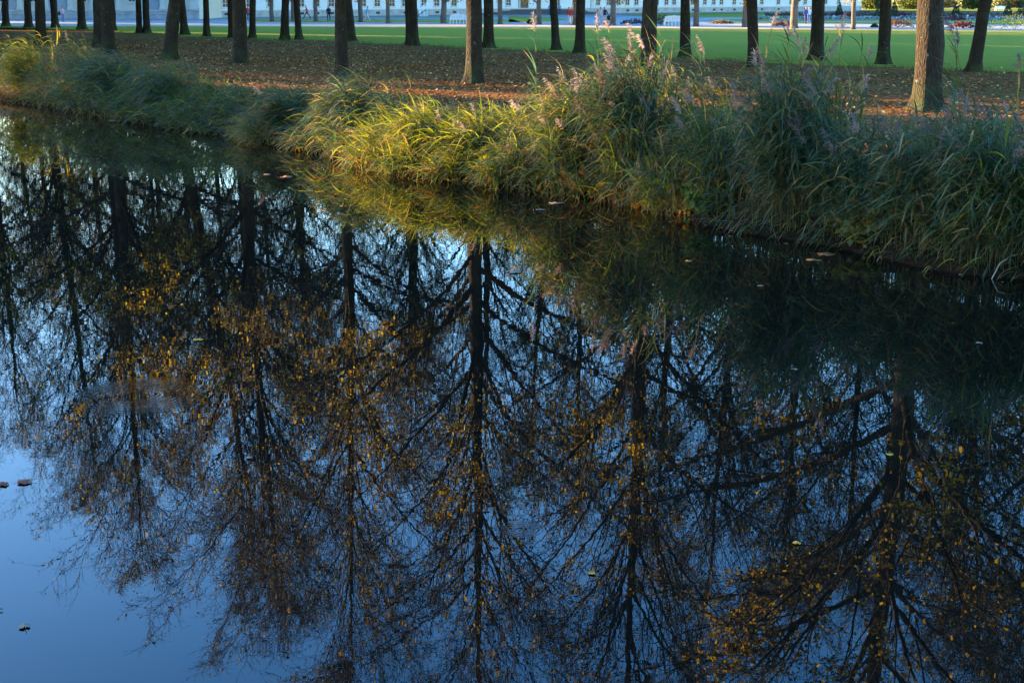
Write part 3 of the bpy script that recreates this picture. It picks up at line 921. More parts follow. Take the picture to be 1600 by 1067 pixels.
def reeds(rng, base, height, mix, nleaf=11, lean=0.22, plume_p=0.1, wind=0.55, leaf_len=(0.40, 0.82), leaf_w=0.023, droop=0.46):
    """returns Geo for stems, leaves, plumes"""
    N = len(base)
    gs, gl, gp = Geo(), Geo(), Geo()
    S = 5
    ld = rng.normal(0, 0.6, (N, 3)) + WIND*wind*1.6; ld[:, 2] = 0
    k = np.linspace(0, 1, S+1)
    lh = lean*rng.uniform(0.3, 1.6, N)*height
    P = base[:, None, :] + np.stack([np.zeros((N, S+1)), np.zeros((N, S+1)), k[None, :]*height[:, None]*0.97], -1) + ld[:, None, :]*(lh[:, None]*(k**2.2)[None, :])[..., None]
    rr = np.full((N, 1), 0.0055)*np.linspace(1.1, 0.5, S+1)[None, :]
    v, q = tubes(P, rr, 3)
    sc = RC['stem']*rng.uniform(0.6, 1.3, (N, 1)) + np.where(rng.uniform(size=(N, 1)) < 0.3, 0.10, 0)*np.array([[1, .7, .3]])
    gs.add(v, q, None, np.repeat(sc, (S+1)*3, axis=0))
    # leaves
    t = 0.22 + 0.78*(np.arange(nleaf)[None, :] + rng.uniform(0, 0.9, (N, nleaf)))/nleaf
    f = t*S; i = np.minimum(f.astype(int), S-1); w = (f-i)[..., None]; n = np.arange(N)[:, None]
    p = (P[n, i]*(1-w) + P[n, i+1]*w).reshape(-1, 3)
    T = unit(P[n, i+1]-P[n, i]).reshape(-1, 3)
    Mn = len(p)
    out = rng.normal(0, 1, (Mn, 3)); out[:, 2] = 0
    out = unit(unit(out)*0.66 + WIND*wind*1.6 + np.array((-0.10, -0.16, 0)))
    d = unit(T*rng.uniform(0.7, 2.4, (Mn, 1)) + out*rng.uniform(0.4, 1.0, (Mn, 1)))
    L = rng.uniform(*leaf_len, Mn)*np.interp(t.ravel(), [0.2, 0.6, 1], [0.8, 1.1, 0.75])
    SL = 5
    LP = np.empty((Mn, SL+1, 3)); LP[:, 0] = p
    dr = droop*rng.uniform(0.5, 1.5, Mn)
    D = np.empty((Mn, SL+1, 3)); D[:, 0] = d
    for kk in range(SL):
        LP[:, kk+1] = LP[:, kk] + d*(L/SL)[:, None]
        d = d + WIND*0.10*wind + rng.normal(0, 0.035, (Mn, 3)); d[:, 2] -= dr*(1.25, 0.9, 0.45, 0.25, 0.1)[kk]
        d = unit(d); D[:, kk+1] = d
    side = unit(np.cross(D, np.array([0, 0, 1.0])) + rng.normal(0, 0.35, (Mn, 1, 3)))
    wd = leaf_w*rng.uniform(0.6, 1.2, (Mn, 1))*np.array([[0.45, 0.95, 1.0, 0.8, 0.45, 0.04]])/2
    v = np.stack([LP + side*wd[..., None], LP - side*wd[..., None]], 2).reshape(-1, 3)
    b = (np.arange(Mn)*(SL+1)*2)[:, None]; ks = (np.arange(SL)*2)[None, :]
    q = np.stack([b+ks, b+ks+1, b+ks+3, b+ks+2], -1).reshape(-1, 4)
    keys = list(mix.keys()); pr = np.array([mix[x] for x in keys]); pr = pr/pr.sum()
    pal = np.array([RC[x] for x in keys])
    # lower leaves wither first
    ci = rng.choice(len(keys), Mn, p=pr)
    cols = pal[ci]*rng.uniform(0.7, 1.3, (Mn, 1))
    wither = (t.ravel() < 0.40) & (rng.uniform(size=Mn) < 0.40)
    cols[wither] = (RC['straw']*0.8)[None]*rng.uniform(0.5, 1.2, (wither.sum(), 1))
    c = np.repeat(cols, (SL+1)*2, axis=0).reshape(Mn, SL+1, 2, 3)
    tipd = rng.uniform(size=Mn) < 0.25
    c[tipd, -2:] = RC['straw']
    gl.add(v, q, None, c.reshape(-1, 3))
    # plumes
    has = np.where(rng.uniform(size=N) < plume_p)[0]
    for j in has:
        top = P[j, -1]; dirn = unit(P[j, -1]-P[j, -2])
        m = 70
        tt = rng.uniform(0, 1, m)
        lean_d = unit(ld[j] + np.array([0, 0, 0.3]))
        hl = rng.uniform(0.16, 0.28)
        axis = top + dirn*(tt*hl)[:, None] + lean_d*(0.10*tt**2)[:, None]
        dd = unit(rng.normal(0, 0.8, (m, 3)) + dirn*0.9 + lean_d*0.8)
        Lp_ = rng.uniform(0.06, 0.15, m)*(1.15-0.6*tt)
        mid = axis + dd*(Lp_*0.55)[:, None]
        end = mid + unit(dd + np.array([0, 0, -0.8]) + lean_d*0.5)*(Lp_*0.5)[:, None]
        sd_ = unit(np.cross(dd, rng.normal(size=(m, 3))))*0.0045
        v = np.stack([axis+sd_*0.6, axis-sd_*0.6, mid+sd_, mid-sd_, end+sd_*0.5, end-sd_*0.5], 1).reshape(-1, 3)
        b = (np.arange(m)*6)[:, None]
        q = np.concatenate([b+np.array([[0, 1, 3, 2]]), b+np.array([[2, 3, 5, 4]])])
        gp.add(v, q, None, RC['plume']*rng.uniform(0.7, 1.35))
    return gs, gl, gp

def merge(*gs):
    G = Geo()
    for g in gs:
        if g.n == 0: continue
        G.add(np.concatenate(g.v), np.concatenate(g.q) if g.q else None, np.concatenate(g.t) if g.t else None, np.concatenate(g.c))
    return G

HP = [(-800, 1.8), (-90, 1.8), (0, 1.95), (60, 1.9), (100, 1.75), (150, 1.55), (200, 1.5), (260, 1.25), (300, 1.0), (350, 0.85), (372, 0.6), (382, 0.25), (392, 1.0), (420, 1.3), (450, 1.2), (464, 0.75),
      (480, 1.35), (510, 1.7), (545, 1.6), (565, 1.1), (640, 1.1), (740, 1.1), (790, 1.3), (830, 1.6), (890, 2.05), (960, 2.15), (1010, 1.9), (1050, 1.35), (1110, 1.45), (1145, 2.1), (1200, 2.2), (1235, 1.9),
      (1265, 1.15), (1350, 1.3), (1440, 1.5), (1500, 1.65), (1560, 1.45), (1600, 1.4), (1800, 1.6), (2400, 1.7)]
hpx = np.array([h[0] for h in HP]); hh = np.array([h[1] for h in HP])
rng = np.random.default_rng(77)

def scatter(rng, n, px0, px1, d0, d1):
    s = rng.uniform(s_of_px(px0), s_of_px(px1), n)
    d = d0 + (d1-d0)*rng.uniform(0, 1, n)
    b = bank_at(s)
    x = b[:, 0] + NB.x*d; y = b[:, 1] + NB.y*d
    return np.column_stack([x, y, profile(d)-0.03]), s, d

# continuous bed of reeds along the waterline
MIXES = [(-400, 60, 700, {'lime': .55, 'green': .35, 'straw': .10}), (60, 380, 1000, {'blue': .46, 'green': .36, 'lime': .12, 'straw': .06}),  # lime-heavy stretches have sunlight painted into their leaf colours
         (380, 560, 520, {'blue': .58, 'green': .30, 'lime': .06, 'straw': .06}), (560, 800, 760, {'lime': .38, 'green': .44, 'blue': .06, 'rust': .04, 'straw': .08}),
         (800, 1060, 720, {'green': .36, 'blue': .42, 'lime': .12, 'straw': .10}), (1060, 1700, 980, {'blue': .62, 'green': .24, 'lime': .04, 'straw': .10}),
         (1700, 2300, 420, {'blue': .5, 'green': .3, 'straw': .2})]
allg = []
for (p0, p1, n, mix) in MIXES:
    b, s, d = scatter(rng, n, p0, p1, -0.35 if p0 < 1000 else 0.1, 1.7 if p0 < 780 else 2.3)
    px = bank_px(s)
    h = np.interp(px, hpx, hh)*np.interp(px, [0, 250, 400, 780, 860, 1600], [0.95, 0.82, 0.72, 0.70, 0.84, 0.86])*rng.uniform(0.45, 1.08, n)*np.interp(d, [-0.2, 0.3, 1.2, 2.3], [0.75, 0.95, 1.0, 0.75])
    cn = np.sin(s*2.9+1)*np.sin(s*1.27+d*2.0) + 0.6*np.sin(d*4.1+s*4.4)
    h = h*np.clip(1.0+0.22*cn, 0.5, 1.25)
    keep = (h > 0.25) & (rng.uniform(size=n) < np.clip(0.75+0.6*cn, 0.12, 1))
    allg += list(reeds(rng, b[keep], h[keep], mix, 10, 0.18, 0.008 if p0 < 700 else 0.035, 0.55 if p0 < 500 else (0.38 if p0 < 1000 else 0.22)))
rb = link('reed_bed', merge(*allg).mesh('reed_bed', M['reed'], False))
tag(rb, 'continuous bed of blue-green, yellowing and sun-tinted reeds along the canal bank', 'reeds', kind='stuff')

# distinct clumps that stand out from the bed
CL = [(25, 90, 2.0, 0.7, 'lime', 'reed clump tinted yellow-green as if sunlit at the left edge of the bank'),
      (150, 80, 1.65, 0.9, 'blue', 'dark green wind-swept reed clump before the close pair of trunks'),
      (235, 70, 1.45, 0.9, 'blue', 'blue-green reed clump sloping down below the leaning stout tree'),
      (425, 70, 1.35, 0.55, 'blue', 'rounded low reed clump right of the narrow gap in the bank'),
      (515, 110, 1.75, 0.6, 'blue', 'dense blue-green reed clump bowing left below the tall straight trunk'),
      (620, 90, 1.15, 0.9, 'lime', 'bright sunlit-tinted reed clump hanging over the water left of centre'),
      (700, 70, 1.1, 0.8, 'lime', 'low sun-tinted golden-green reed clump below the ring-scarred trunk'),
      (860, 90, 1.85, 0.8, 'green', 'pale green reed clump left of the tallest dark clump'),
      (950, 140, 2.3, 0.7, 'blue', 'tall dark blue-green reed clump with grey plumes at centre right'),
      (1085, 50, 1.6, 0.6, 'green', 'thin reed clump in the dip between the two tallest clumps'),
      (1190, 150, 2.4, 0.6, 'blue', 'tallest reed clump, its leaves streaming down to the water, right of centre'),
      (1300, 45, 1.5, 0.6, 'blue', 'sparse reed clump with drooping leaves left of the thickest trunk'),
      (1390, 75, 1.7, 0.6, 'blue', 'reed clump in front of the foot of the thickest sunlit trunk'),
      (1490, 85, 1.9, 0.6, 'blue', 'reed clump with pinkish plumes right of the thickest trunk'),
      (1580, 70, 1.5, 0.6, 'green', 'reed clump arching over dark water at the right edge')]
CM = {'lime': {'lime': .42, 'green': .46, 'straw': .12}, 'blue': {'blue': .68, 'green': .22, 'straw': .10}, 'green': {'green': .55, 'blue': .25, 'lime': .1, 'straw': .1}}  # lime clumps carry sunlight in their colour
for (px, n, h, rad, mk, lab) in CL:
    s0 = float(s_of_px(px))
    d = np.abs(rng.normal(0, 0.5, n))+0.15
    s = s0 + rng.normal(0, rad*0.5, n)
    bxy = bank_at(s)
    root_b = bank_at(np.array([s0]))[0]
    root = Vector((root_b[0]+NB.x*0.5, root_b[1]+NB.y*0.5, float(profile(0.5))))
    base = np.column_stack([bxy[:, 0]+NB.x*d-root.x, bxy[:, 1]+NB.y*d-root.y, profile(d)-0.03-root.z])
    hs = h*(0.9 if px < 300 else (0.78 if px < 800 else 0.95))*rng.uniform(0.6, 1.1, n)
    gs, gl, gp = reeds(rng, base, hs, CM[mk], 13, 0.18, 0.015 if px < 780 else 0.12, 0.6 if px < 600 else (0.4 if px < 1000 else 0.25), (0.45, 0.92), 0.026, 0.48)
    e = empty('reed_clump', root, 0, lab, 'reeds', 'reed clumps along the bank')
    for nm, g, mt in (('stems', gs, 'reed'), ('leaves', gl, 'reed'), ('plumes', gp, 'plume')):
        if g.n:
            o = link(nm, g.mesh(nm, M[mt], False), e); o['kind'] = 'stuff'

# single tall stalks that rise above the bed against the lawn
ST = [(838, 40, 2.6, 'lone reed stalk with small brown plume left of the lawn pair of trees'), (935, 45, 2.75, 'tall reed stalk with dark plume below the couple with the push chair'),
      (962, 38, 2.8, 'tall thin reed stalk arching over the lawn right of the couple'), (1010, 52, 2.7, 'reed stalk with grey plume before the half gold trunk'),
      (1110, 75, 2.6, 'reed stalk with drooping plume between two dark trunks'), (1178, 32, 3.0, 'reed stalk with pinkish plume crossing a dark trunk'),
      (1228, 48, 2.9, 'leafy reed stalk like a fishbone against the lawn'), (1305, 38, 2.9, 'tall bent reed stalk with grey plume hanging left'),
      (1340, 80, 2.5, 'reed stalk with feathery plume left of the knobbly tree'), (1490, 62, 2.6, 'reed stalk with small plume right of the thickest trunk'),
      (1525, 45, 2.7, 'reed stalk with pink plume over the leaning tree'), (1590, 95, 2.4, 'reed stalk with pale plume at the right edge')]
for (px, topy, h, lab) in ST:
    spx = float(s_of_px(px)); bb = bank_at(np.array([spx]))[0]; dd = 1.3
    # walk inland so that the stalk stands under its place in the photo
    best = None
    for q in np.arange(spx-9, spx+4, 0.1):
        b2 = bank_at(np.array([q]))[0]; X, Y = b2[0]+NB.x*dd, b2[1]+NB.y*dd
        pxx = 800 + F*X/(Y*math.cos(PITCH) + (CAM_Z-1.5)*math.sin(PITCH))
        if best is None or abs(pxx-px) < best[0]: best = (abs(pxx-px), X, Y)
    X, Y = best[1], best[2]
    z0 = float(profile(dd))
    top = at_y(px, topy, Y).z
    hgt = max(1.5, top - z0)
    gs, gl, gp = reeds(rng, np.array([[0, 0, -0.03]]), np.array([hgt]), {'blue': .4, 'green': .4, 'straw': .2}, 12, 0.10, 1.0, 0.5, (0.4, 0.65), 0.028, 0.22)
    e = empty('reed_stalk', (X, Y, z0), 0, lab, 'reed', 'single tall reed stalks above the bed')
    link('stem', gs.mesh('stem', M['reed'], False), e)
    lv = np.concatenate(gl.v).reshape(12, 12, 3); lc = np.concatenate(gl.c).reshape(12, 12, 3)
    q = np.array([[2*k, 2*k+1, 2*k+3, 2*k+2] for k in range(5)])
    for k in range(12):
        link('leaf', npmesh('leaf', lv[k], [q], lc[k], M['reed'], False), e)
    link('plume', gp.mesh('plume', M['plume'], False), e)

# ------------------------------------------------------------------ dry stalks, sedge and weeds at the waterline
n = 2200
b, s, d = scatter(rng, n, -300, 1900, -0.22, 0.5)
kp = rng.uniform(size=n) < np.interp(bank_px(s), [0, 500, 560, 1000, 1100, 1900], [.3, .3, 1, 1, .15, .12])
b, s, d = b[kp], s[kp], d[kp]; n = len(b)
px = bank_px(s)
h = rng.uniform(0.12, 0.42, n)
P = np.empty((n, 4, 3)); k = np.linspace(0, 1, 4)
ln = rng.normal(0, 0.25, (n, 2)) + np.array([[-0.15, -0.2]])
P[:, :, 0] = b[:, 0:1] + ln[:, 0:1]*h[:, None]*(k**1.5); P[:, :, 1] = b[:, 1:2] + ln[:, 1:2]*h[:, None]*(k**1.5); P[:, :, 2] = b[:, 2:3] + h[:, None]*k
v, q = tubes(P, np.full((n, 1), 0.005)*np.linspace(1, 0.4, 4)[None, :], 3)
g = Geo()
pal = np.array([RC['straw'], RC['rust'], RC['straw']*0.6, RC['lime']*0.8])
g.add(v, q, None, np.repeat(pal[rng.choice(4, n, p=[.35, .25, .25, .15])]*rng.uniform(0.6, 1.2, (n, 1)), 12, axis=0))
ds = link('dry_stalks', g.mesh('dry_stalks', M['dry'], False))
tag(ds, 'golden dry stalks and stubble at the foot of the reeds', 'stalks', kind='stuff')

# sedge blades arching over the water's edge
n = 5200
b, s, d = scatter(rng, n, -300, 1900, -0.1, 0.45)
kp = rng.uniform(size=n) < np.interp(bank_px(s), [0, 560, 600, 1000, 1080, 1900], [.6, .6, 1, 1, .5, .45])
b, s, d = b[kp], s[kp], d[kp]; n = len(b)
hN = rng.uniform(0.15, 0.5, n)
gold = (bank_px(s) > 540) & (bank_px(s) < 1010)  # warmer blade colours here paint in the sun glow
gL = merge(reeds(rng, b[~gold], hN[~gold], {'blue': .45, 'green': .35, 'straw': .12, 'lime': .08}, 3, 0.35, 0.0, 0.75, (0.25, 0.6), 0.016, 0.5)[1],
           reeds(rng, b[gold], hN[gold], {'lime': .45, 'rust': .28, 'straw': .27}, 3, 0.2, 0.0, 0.4, (0.18, 0.42), 0.014, 0.4)[1])
tag(link('sedge_fringe', gL.mesh('sedge_fringe', M['reed'], False)), 'narrow sedge blades arching over the edge of the water', 'sedge', kind='stuff')

# herbs added at the waterline, their amber and lime imitating sun glow
n = 5200
b, s, d = scatter(rng, n, 570, 1080, -0.08, 0.45)
b[:, 2] += rng.uniform(0, 1, n)**1.4*0.42
cc = np.array([(0.38, 0.20, 0.02), (0.30, 0.24, 0.02), (0.20, 0.20, 0.02), (0.36, 0.11, 0.015), (0.12, 0.055, 0.015)])[rng.choice(5, n, p=[.25, .25, .22, .16, .12])]*rng.uniform(0.7, 1.2, (n, 1))
v, t, c = leaf_kites(rng, b, rng.uniform(0.05, 0.11, n), cc, 0.1)
g = Geo(); g.add(v, None, t, c)
tag(link('sun_glow_herbs', g.mesh('sun_glow_herbs', M['leaf'], False)), 'amber and lime herb leaves added to imitate sun glow at the waterline in the middle', 'herbs', kind='stuff')

# grass tufts behind the reeds
n = 16000
b, s, d = scatter(rng, n, -300, 1900, 1.2, 5.5)
dens = np.exp(-(d-1.2)/1.5)
b = b[rng.uniform(size=n) < dens]; n = len(b)
h = rng.uniform(0.08, 0.28, n)
dirn = rng.normal(0, 0.5, (n, 2))
sd_ = unit(np.column_stack([-dirn[:, 1], dirn[:, 0], np.zeros(n)]))*0.006
tip = b + np.column_stack([dirn[:, 0]*h, dirn[:, 1]*h, h])
mid = b + np.column_stack([dirn[:, 0]*h*0.25, dirn[:, 1]*h*0.25, h*0.6])
v = np.stack([b+sd_, b-sd_, mid-sd_*0.8, mid+sd_*0.8, tip], 1).reshape(-1, 3)
bb = (np.arange(n)*5)[:, None]
g = Geo()
cc = np.array([RC['green'], RC['lime']*0.7, RC['straw']*0.7, RC['blue']])[rng.choice(4, n, p=[.4, .2, .25, .15])]*rng.uniform(0.6, 1.2, (n, 1))
g.add(v, bb+np.array([[0, 1, 2, 3]]), bb+np.array([[3, 2, 4]]), np.repeat(cc, 5, axis=0))
tag(link('bank_grass', g.mesh('bank_grass', M['reed'], False)), 'short rough grass between reeds and leaf litter', 'grass', kind='stuff')

# blades along the ragged front edge of the lawn
ex = np.array(edge); n = 16000
k_ = rng.integers(0, len(ex)-1, n); w_ = rng.uniform(0, 1, (n, 1))
b = np.column_stack([ex[k_]*(1-w_) + ex[k_+1]*w_, np.full(n, GZ)])
off = rng.gamma(1.2, 0.9, n) - 0.7
b[:, 1] += off
h = rng.uniform(0.05, 0.14, n)
dirn = rng.normal(0, 0.6, (n, 2))
sd_ = np.column_stack([np.full(n, 0.012), np.zeros((n, 2))])
tip = b + np.column_stack([dirn[:, 0]*h, dirn[:, 1]*h, h])
v = np.stack([b+sd_, b-sd_, tip], 1).reshape(-1, 3)
g = Geo()
cc = np.array([(0.11, 0.14, 0.03), (0.08, 0.11, 0.02), (0.17, 0.17, 0.05)])[rng.choice(3, n)]*rng.uniform(0.7, 1.2, (n, 1))
g.add(v, None, (np.arange(n)*3)[:, None]+np.array([[0, 1, 2]]), np.repeat(cc, 3, axis=0))
tag(link('lawn_edge_grass', g.mesh('lawn_edge_grass', M['reed'], False)), 'uncut grass blades along the ragged front edge of the lawn', 'grass', kind='stuff')

# fallen leaves
def fallen(n_near):
    s = rng.uniform(s_of_px(-250), s_of_px(1950), n_near)
    d = rng.gamma(2.2, 6.0, n_near) + 0.6
    bxy = bank_at(s)
    x, y = bxy[:, 0]+NB.x*d, bxy[:, 1]+NB.y*d
    # thin out past the lawn edge
    ey = np.interp(x, [e_[0] for e_ in edge], [e_[1] for e_ in edge])
    keep = (y < ey) | (rng.uniform(size=n_near) < 0.22*np.exp(-np.clip(y-ey, 0, 50)/7))
    drift = np.sin(x*0.55+1)*np.sin(y*0.42)+0.6*np.sin(x*1.3+y*0.9)+0.4*np.sin(y*2.1-x*0.8)
    keep &= rng.uniform(size=n_near) < np.clip(0.55+0.45*drift, 0.12, 1)
    x, y, d = x[keep], y[keep], d[keep]
    m = len(x)
    p = np.column_stack([x, y, profile(d)+0.03])
    a = rng.uniform(0, 6.28, m); tl = rng.normal(0, 0.35, (m, 2))
    dv = unit(np.column_stack([np.cos(a), np.sin(a), tl[:, 0]])); sv_ = unit(np.cross(dv, np.array([0, 0, 1.0])) + np.column_stack([np.zeros(m), np.zeros(m), tl[:, 1]]))
    L = rng.uniform(0.06, 0.13, m)[:, None]
    up = np.array([[0, 0, 1.0]])
    v = np.stack([p-dv*L*0.5, p+sv_*L*0.42+up*L*0.15, p+dv*L*0.5, p-sv_*L*0.42+up*L*0.15], 1).reshape(-1, 3)
    bb = (np.arange(m)*4)[:, None]
    t = np.concatenate([bb+np.array([[0, 2, 1]]), bb+np.array([[0, 3, 2]])])
    pal = np.array([(0.25, 0.105, 0.045), (0.33, 0.150, 0.062), (0.15, 0.062, 0.030), (0.48, 0.28, 0.10), (0.68, 0.48, 0.18)])
    c = pal[rng.choice(5, m, p=[.34, .26, .22, .12, .06])]*rng.uniform(0.7, 1.25, (m, 1))
    g = Geo(); g.add(v, None, t, np.repeat(c, 4, axis=0))
    return g
tag(link('fallen_leaves', fallen(130000).mesh('fallen_leaves', M['dry'], False)), 'brown and yellow fallen leaves strewn under the avenue', 'leaves', kind='stuff')

# ------------------------------------------------------------------ benches
def bench(loc, rz, label, w=2.0):
    e = empty('park_bench', loc, rz, label, 'bench', 'white park benches')
    wp = M['white_paint']
    n = 7
    for k in range(5): box('seat_slat', (0, -0.05+k*0.105, 0.43), (w-0.1, 0.09, 0.035), wp, e, 0.006)
    for k in range(n):
        x = -w/2+0.14 + (w-0.28)*k/(n-1)
        hgt = 0.40 + 0.10*math.sin(math.pi*k/(n-1)) + 0.02*(k % 2)
        box('back_slat', (x, -0.155, 0.50+hgt/2), ((w-0.28)/n*1.02, 0.035, hgt), wp, e, 0.008)
    box('top_rail', (0, -0.19, 0.88), (w-0.2, 0.035, 0.07), wp, e, 0.008)
    box('low_rail', (0, -0.19, 0.50), (w-0.06, 0.035, 0.09), wp, e, 0.008)
    for sx in (-1, 1):
        box('armrest', (sx*(w/2-0.04), 0.1, 0.66), (0.07, 0.56, 0.05), wp, e, 0.01)
        for y in (-0.2, 0.36):
            box('leg', (sx*(w/2-0.05), y, 0.33), (0.075, 0.075, 0.66), wp, e, 0.01)
    for k in range(1, 5):
        box('leg', (-w/2+w*k/5, -0.21, 0.23), (0.07, 0.06, 0.46), wp, e, 0.01)
    return e
bench(at(716, 38.3), R(4), 'white wooden bench on the path left of the centre trunk', 1.75)
bench(at(1052, 41.6), R(4), 'white wooden bench on the path right of the half gold trunk', 1.75)
bench(at(1563, 17.9), R(184), 'small white bench on the far lawn at the upper right', 2.2)

# ------------------------------------------------------------------ people
def cloth_mat(name, top, legs, hair=(0.03, 0.02, 0.015), skin=(0.45, 0.27, 0.19), shoe=(0.05, 0.05, 0.05)):
    t = NT(name)
    tc = t.n('ShaderNodeTexCoord'); sp = t.n('ShaderNodeSeparateXYZ')
    t.l(tc.outputs['Object'], sp.inputs[0])
    z = t.math('DIVIDE', sp.outputs['Z'], 2.0)
    col = t.ramp(z, [(0.0, shoe), (0.04, legs), (0.46, top), (0.735, skin), (0.84, hair)], 'CONSTANT')
    nz = t.noise(tc.outputs['Object'], 9, 3)
    t.base(t.mix(0.25, col, t.ramp(nz, [(0.3, (0.1, 0.1, 0.1)), (0.7, (0.9, 0.9, 0.9))]), 'OVERLAY'))
    t.rough(0.85); t.spec(0.2)
    return t.m

def person(loc, face, label, top, legs, stride=0.25, arm=0.25, hair=(0.03, 0.02, 0.015), lean=0.0, bend=None, scale=1.0):
    """one skinned body; faces local -Y turned by `face`"""
    V = [(0, 0, 0.95), (0, -0.01-lean*0.3, 1.15), (0, -0.01-lean*0.7, 1.36), (0, -lean, 1.47), (0, -0.015-lean, 1.54), (0, -0.03-lean*1.1, 1.64), (0, -0.01-lean*1.1, 1.74)]
    E = [(0, 1), (1, 2), (2, 3), (3, 4), (4, 5), (5, 6)]
    RD = [(0.155, 0.12), (0.14, 0.11), (0.165, 0.115), (0.075, 0.07), (0.055, 0.055), (0.095, 0.11), (0.07, 0.085)]
    def add(p, parent, r):
        V.append(p); RD.append(r if isinstance(r, tuple) else (r, r)); E.append((parent, len(V)-1)); return len(V)-1
    for sx, st in ((-1, stride), (1, -stride)):
        h = add((sx*0.10, 0, 0.88), 0, 0.095)
        k = add((sx*0.11, -st*0.55-0.03, 0.49), h, 0.062)
        a = add((sx*0.11, -st+ (0.05 if st < 0 else 0), 0.09 + (0.06 if st < 0 else 0)), k, 0.042)
        add((sx*0.12, -st-0.15, 0.035 + (0.02 if st < 0 else 0)), a, (0.045, 0.035))
    for sx, st in ((-1, -arm), (1, arm)):
        s_ = add((sx*0.19, -lean*0.8, 1.40), 2, 0.062)
        e_ = add((sx*0.235, -st*0.35+0.03-lean*0.6, 1.13), s_, 0.045)
        w_ = add((sx*0.22, -st-0.06-lean*0.5, 0.93 + abs(arm)*0.25), e_, 0.032)
        hd = add((sx*0.21, -st-0.12-lean*0.5, 0.87 + abs(arm)*0.28), w_, (0.04, 0.022))
    me = bpy.data.meshes.new('person')
    me.from_pydata(V, E, [])
    o = bpy.data.objects.new('person', me)
    C.objects.link(o)
    sk = o.modifiers.new('Skin', 'SKIN')
    if not me.skin_vertices:
        bpy.context.view_layer.objects.active = o
    for i_, r in enumerate(RD): me.skin_vertices[0].data[i_].radius = r
    me.skin_vertices[0].data[0].use_root = True
    ss = o.modifiers.new('Sub', 'SUBSURF'); ss.levels = 2; ss.render_levels = 2
    me.materials.append(cloth_mat('clothes', top, legs, hair))
    o.location = loc; o.rotation_euler = (0, 0, face); o.scale = (scale,)*3
    return tag(o, label, 'person')

person(at(99, 35.6), R(75), 'person in pale red top and blue trousers beside a tree at left', (0.55, 0.32, 0.30), (0.07, 0.16, 0.38), 0.08, 0.1)
bm = bmesh.new()
bmesh.ops.create_uvsphere(bm, u_segments=12, v_segments=8, radius=0.2, matrix=Matrix.Diagonal((0.7, 1.0, 1.15, 1)))
box_bm(bm, (0, 0, 0.26), (0.04, 0.2, 0.14))
bag = bm_obj('shoulder_bag', bm, simple('black_bag', (0.02, 0.02, 0.02), 0.6), None, 0.0, True)
bp_ = at(93.5, 35.6); bag.location = (bp_.x, bp_.y, GZ+0.95)
tag(bag, 'black rounded bag carried by the person at left', 'bag')
person(at(387.5, 33.2), R(60), 'small person in red top left of the first slim trunks pair', (0.40, 0.06, 0.05), (0.05, 0.07, 0.16), 0.12, 0.1)
person(at(480, 30.3), R(-80), 'person in bright red jacket running before the white wing', (0.55, 0.03, 0.06), (0.02, 0.02, 0.03), 0.42, 0.3, lean=0.1)
person(at(514, 34.6), R(0), 'person in black standing on the path', (0.02, 0.025, 0.04), (0.02, 0.02, 0.03), 0.10, 0.05)
person(at(573.5, 35.4), R(80), 'runner in light blue top and pale trousers', (0.10, 0.42, 0.55), (0.55, 0.50, 0.46), 0.40, 0.3, lean=0.08, hair=(0.2, 0.12, 0.05))
person(at(859, 24.5), R(20), 'distant walker in blue on the dark steps, left of a trunk', (0.15, 0.22, 0.4), (0.04, 0.05, 0.1), 0.1, 0.05)
person(at(874, 24.0), R(10), 'distant walker in grey blue on the dark steps, right of a trunk', (0.2, 0.24, 0.33), (0.05, 0.05, 0.08), 0.1, 0.05)
person(at(888.5, 38.6), R(30), 'person in red top with white trousers beside a dark trunk', (0.40, 0.08, 0.07), (0.62, 0.55, 0.50), 0.14, 0.1, hair=(0.25, 0.15, 0.06))
person(at(892.5, 40.2), R(20), 'person in dark red standing at the shoulder of the one in white trousers', (0.30, 0.05, 0.05), (0.5, 0.45, 0.42), 0.1, 0.08)
person(at(938, 39.2), R(-10), 'person in white top, left one of the couple with the push chair', (0.70, 0.62, 0.58), (0.55, 0.53, 0.55), 0.10, 0.1)
person(at(944.5, 39.0), R(-40), 'person in dark top pushing the push chair', (0.05, 0.04, 0.07), (0.60, 0.55, 0.53), 0.12, -0.35)
person(at(1258.5, 38.8), R(30), 'person in dark blue on the parterre, left of two', (0.05, 0.08, 0.22), (0.05, 0.06, 0.12), 0.12, 0.1)
person(at(1263.5, 38.4), R(10), 'person in white jacket on the parterre, right of two', (0.68, 0.66, 0.64), (0.08, 0.12, 0.28), 0.12, 0.1)

